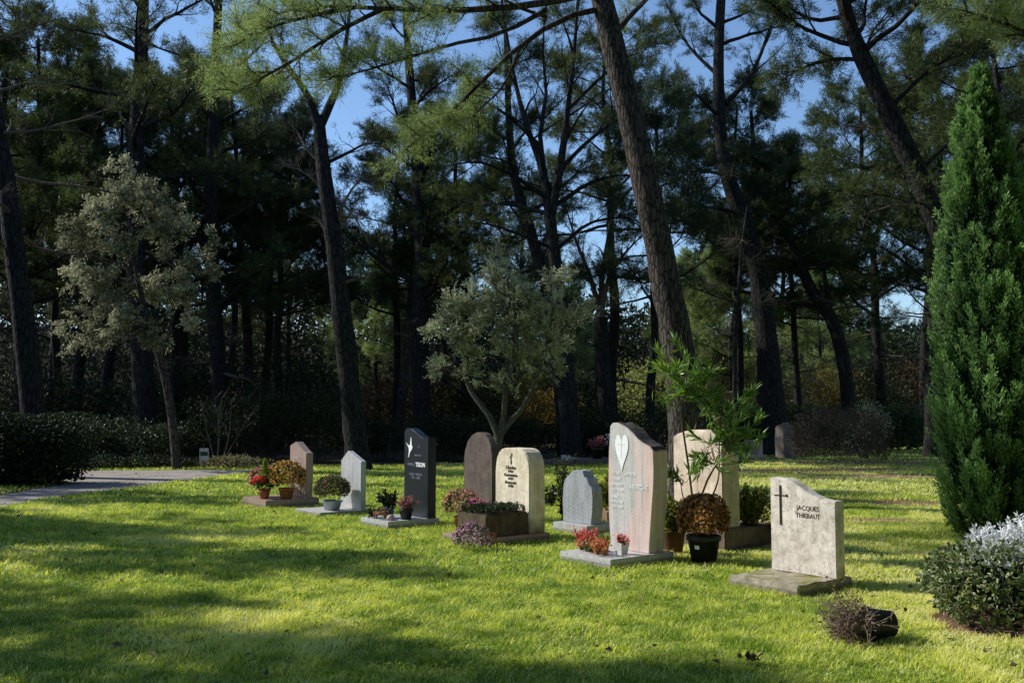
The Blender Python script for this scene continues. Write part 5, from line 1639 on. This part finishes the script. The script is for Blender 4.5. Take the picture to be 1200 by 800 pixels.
# autumn colours and undergrowth deeper in the wood; right-hand shrubs coloured bright as if sunlit
for i, (px, D, rx, h, lm, lab) in enumerate([
    (455, 50, 2.4, 4.4, 'rust_leaf', 'rust brown autumn shrub right of the forked pine'),
    (522, 52, 2.2, 4.0, 'gold_leaf', 'golden autumn shrub behind the bird stone'),
    (605, 50, 2.4, 3.8, 'gold_leaf', 'bright yellow autumn shrub seen under the olive crown'),
    (648, 54, 2.0, 3.6, 'gold_leaf', 'yellow autumn shrub right under the olive crown'),
    (765, 44, 2.2, 4.6, 'sun_tint_leaf', 'grey green tall shrub left of the big leaning trunk'),
    (832, 45, 2.4, 5.6, 'dry_grass', 'pale brownish undergrowth shrub right of the big leaning trunk'),
    (868, 50, 2.2, 5.2, 'sun_tint_leaf', 'olive green tall shrub left of the slim curved pine'),
    (925, 48, 2.4, 5.4, 'dry_grass', 'pale dry undergrowth shrub right of the slim curved pine'),
    (975, 52, 2.4, 4.6, 'gold_leaf', 'golden brown undergrowth shrub behind the brown round bush'),
    (1035, 50, 2.6, 4.6, 'shrub_leaf', 'dark undergrowth shrub right of the brown round bush'),
    (1080, 53, 2.4, 5.0, 'rust_leaf', 'reddish undergrowth shrub left of the cypress'),
    (28, 35, 2.2, 3.6, 'shrub_leaf', 'tall dark undergrowth shrub right of the far left straight trunk'),
    (112, 36, 2.4, 3.2, 'laurel_leaf', 'tall laurel undergrowth behind the low laurel bushes'),
    (235, 37, 2.2, 4.4, 'shrub_leaf', 'tall dark undergrowth right of the silvery oak trunk'),
    (285, 38, 2.2, 3.8, 'laurel_leaf', 'tall dark laurel undergrowth above the pink stone'),
    (345, 37, 2.0, 4.2, 'shrub_leaf', 'tall dark undergrowth left of the forked pine base'),
    (540, 38, 2.0, 3.2, 'shrub_leaf', 'dark undergrowth under the left half of the olive crown'),
    (1130, 46, 2.4, 4.6, 'shrub_leaf', 'dark undergrowth shrub behind the cypress foot'),
    (60, 44, 2.6, 3.4, 'rust_leaf', 'brownish undergrowth shrub behind the left hedge'),
    (200, 42, 2.4, 3.6, 'shrub_leaf', 'dark undergrowth shrub deep behind the silvery oak'),
    (300, 47, 2.6, 4.4, 'dry_grass', 'greyish undergrowth shrub left of the forked pine'),
    (362, 45, 2.2, 4.2, 'shrub_leaf', 'dark undergrowth shrub just left of the forked pine'),
    (700, 50, 2.4, 4.4, 'shrub_leaf', 'dark undergrowth shrub behind the bare tree')]):
    shrub('undergrowth_shrub', lab, at(px, D), rx, 1.6, h, 2600, lm, .16, .09, 480 + i, group='undergrowth shrubs deep in the wood')

# dark bank added behind the far wood to close bright sky gaps
def bank():
    g = Geo()
    xs = np.linspace(-120, 120, 121); ys = np.array([84, 90, 97, 106, 120, 150])
    X, Y = np.meshgrid(xs, ys)
    prof = np.array([0, .55, .85, 1, 1, 0])[:, None]
    Z = prof * (8.2 + 2.5 * vnoise(X * .06, Y * 0, 3) + 1.2 * vnoise(X * .35, Y * .3, 5)) - .02
    V = np.stack([X, Y, Z], -1).reshape(-1, 3)
    nx = len(xs)
    f = [[r * nx + i, r * nx + i + 1, (r + 1) * nx + i + 1, (r + 1) * nx + i] for r in range(len(ys) - 1) for i in range(nx - 1)]
    tag(g.add(V, f).obj('backing_hill', plain('backing_hill', (.030, .030, .017), .95, .1, .5, .8, .6), None, True), kind='structure')
bank()
# far wood: one mass
def far_wood():
    rg = np.random.default_rng(500)
    g = Geo()
    n = 130000
    ang = rg.uniform(-.62, .62, n)
    D = rg.uniform(66, 86, n)
    x = np.tan(ang) * D
    top = 6.0 + 4.5 * np.clip((4 - x) / 20, 0, 1) + 3.0 * vnoise(x * .11, D * 0 + 3, 1) + 2.2 * vnoise(x * .4, D * 0 + 9, 2)
    z = top * rg.uniform(0, 1, n) ** .8
    p = np.stack([x, D, z], 1)
    clump = vnoise(x * .6, z * .8, 5)
    leaves(g, p, rg.standard_normal((n, 3)), rg, .42, .22, 1, tint=np.clip(clump + rg.uniform(-.2, .2, n), 0, 1))
    tag(g.obj('far_wood', M['shrub_leaf']), 'dark wood closing the view far behind the graves', 'wood', kind='stuff')
far_wood()

# ------------------------------------------------------------------ small sign by the path
sg = empty('path_sign', tuple(at(240, 27.1)), R(4), 'small pale path sign with a dark green panel beside the path', 'sign')
block('post', -.04, .04, -.02, .02, 0, .32, M['far_stone'], sg)
block('board', -.12, .12, -.035, .0, .22, .56, M['plinth_granite'], sg)
block('panel', -.10, .10, -.040, -.0355, .36, .47, plain('sign_green', (.01, .05, .03), .5, .3, .1, 12, 0), sg, .001)

# ------------------------------------------------------------------ bare earth strips on the right lawn
BARE = [(8.0, 26.6, 2.8, .9), (9.6, 24.2, 2.4, .7), (6.6, 17.2, 1.0, .5), (5.3, 14.6, .8, .22), (11, 30, 3, 1)]
g = Geo()
for n_, (cx, cy, rx, ry) in enumerate(BARE):
    ang = np.linspace(0, 2 * np.pi, 40, endpoint=False)
    k_ = 1 + .22 * np.sin(ang * 3 + n_) + .13 * np.sin(ang * 7 + n_ * 2)
    g.add(np.stack([cx + np.cos(ang) * rx * k_, cy + np.sin(ang) * ry * k_, np.full(40, .004)], 1), np.arange(40)[None])
tag(g.obj('bare_earth', plain('bare_earth', (.22, .135, .09), .95, .1, .45, 9, .7)), kind='structure')

# ------------------------------------------------------------------ grass
def grass():
    rg = np.random.default_rng(600)
    g = Geo()
    def field(n, y0, y1, hmin, hmax, wd, xl, xr):
        # even spread over the ground
        y = np.sqrt(rg.uniform(y0 ** 2, y1 ** 2, n))
        x = rg.uniform(-.60, .75, n) * y + rg.uniform(-1.2, 2.2, n)
        ok = (x > xl) & (x < xr) & ~inpoly(x, y, PATH)
        for f in FOOT:
            ok &= ~inpoly(x, y, f)
        far = 28.6 + 1.6 * vnoise(x * .5, y * 0, 4) + np.clip((x - 6) * 4.5, 0, 26)
        ok &= y < far
        bare = np.zeros(n, bool)
        for (cx, cy, rx, ry) in BARE:
            bare |= ((x - cx) / rx) ** 2 + ((y - cy) / ry) ** 2 < .75 + .7 * vnoise(x * 2.2, y * 2.2, 14)
        dens = np.clip(.15 + .55 * vnoise(x * 2.1, y * 2.1, 3) + .7 * (vnoise(x * 9, y * 9, 21) - .25), .08, 1)
        ok &= (rg.uniform(0, 1, n) < dens) & ~(bare & (rg.uniform(0, 1, n) < .85))
        x, y = x[ok], y[ok]; m = len(x)
        tall = .35 * vnoise(x * 1.3, y * 1.3, 6) + .9 * vnoise(x * 7, y * 7, 7) ** 1.5
        h = (hmin + (hmax - hmin) * rg.uniform(0, 1, m) * tall * 1.3)
        az = rg.uniform(0, 6.283, m); lean = rg.uniform(.2, 1.35, m)
        d = np.stack([np.cos(az) * lean, np.sin(az) * lean, np.ones(m)], 1)
        s = np.stack([-np.sin(az), np.cos(az), np.zeros(m)], 1) * (wd * rg.uniform(.6, 1.2, m) * .5)[:, None]
        b = np.stack([x, y, np.zeros(m)], 1)
        mid = b + d * (h * .55)[:, None]
        tip = b + np.stack([np.cos(az) * lean * 1.7, np.sin(az) * lean * 1.7, np.full(m, .92)], 1) * h[:, None]
        V = np.stack([b - s, b + s, mid + s * .75, mid - s * .75, tip], 1).reshape(-1, 3)
        o = (np.arange(m) * 5)[:, None]
        dry = np.clip(1.9 * (vnoise(x * .55 + 3, y * .55, 9) - .52) + 1.1 * (vnoise(x * 2.4, y * 2.4, 10) - .5) + .19 * np.clip(x - .3, 0, 4), 0, 1)
        tint = np.clip(.22 + .5 * dry + rg.uniform(-.25, .25, m) + .5 * (vnoise(x * 6, y * 6, 33) - .5), 0, 1)
        tint = np.where(rg.uniform(0, 1, m) < .04 + .10 * dry, 1.0, tint)
        g.add(V, o + np.array([0, 1, 2, 3]), tint)
        g.f.append((o + np.array([3, 2, 4]) + g.nv - len(V), tint, 0))
    field(385000, 4.0, 9.5, .016, .070, .0066, -30, 30)
    field(360000, 9.5, 17, .025, .08, .009, -30, 30)
    field(220000, 17, 31, .03, .09, .017, -30, 30)
    field(60000, 31, 60, .03, .09, .035, 6, 40)
    # clover and small broad weeds in loose patches
    n = 26000
    y = np.sqrt(rg.uniform(4.5 ** 2, 15 ** 2, n)); x = rg.uniform(-.6, .75, n) * y
    ok = (vnoise(x * 1.6, y * 1.6, 41) + .35 * vnoise(x * 6, y * 6, 42) > .88) & ~inpoly(x, y, PATH)
    for f in FOOT: ok &= ~inpoly(x, y, f)
    x, y = x[ok], y[ok]; m = len(x)
    leaves(g, np.stack([x, y, rg.uniform(.02, .045, m)], 1), np.stack([rg.standard_normal(m), rg.standard_normal(m), rg.uniform(.0, .7, m)], 1), rg, .026, .020, .2, tint=rg.uniform(0, .3, m))
    o = g.obj('grass', M['grass'])
    tag(o, 'short green lawn grass with yellowish dry patches between the graves', 'grass', kind='stuff')
M['grass'] = leaf_mat('grass', (.18, .33, .025), (.97, .92, .56), .5, .45, .35, (1.10, 1.08, .5), (.85, .88, .20))
grass()
# taller tufts left uncut along the stones
# fallen leaves
def fallen():
    rg = np.random.default_rng(610)
    g = Geo()
    n = 1700
    y = np.sqrt(rg.uniform(5 ** 2, 27 ** 2, n)); x = rg.uniform(-1, 1, n) * y * .55
    ok = np.ones(n, bool)
    for f in FOOT: ok &= ~inpoly(x, y, f)
    x, y = x[ok], y[ok]; m = len(x)
    p = np.stack([x, y, np.where(inpoly(x, y, PATH), .008, rg.uniform(.03, .055, m))], 1)
    leaves(g, p, np.stack([rg.standard_normal(m), rg.standard_normal(m), rg.uniform(-.1, .4, m)], 1), rg, .036, .020, .1)
    big = rg.integers(0, m, m // 6)
    leaves(g, p[big] + rg.normal(0, .2, (len(big), 3)) * np.array([1, 1, 0]), np.stack([rg.standard_normal(len(big)), rg.standard_normal(len(big)), rg.uniform(-.1, .5, len(big))], 1), rg, .065, .045, .1)
    c = G(880, 779)
    k = 16
    q = c + np.stack([rg.normal(0, .035, k), rg.normal(0, .028, k), rg.uniform(.03, .07, k)], 1)
    leaves(g, q, np.stack([rg.standard_normal(k), rg.standard_normal(k), rg.uniform(0, .8, k)], 1), rg, .058, .034, .3)
    tag(g.obj('fallen_leaves', M['fallen']), 'scattered dry brown leaves on the lawn', 'leaves', kind='stuff')
M['fallen'] = leaf_mat('fallen', (.060, .035, .020), (.26, .17, .10), .2, .7, .2)
fallen()
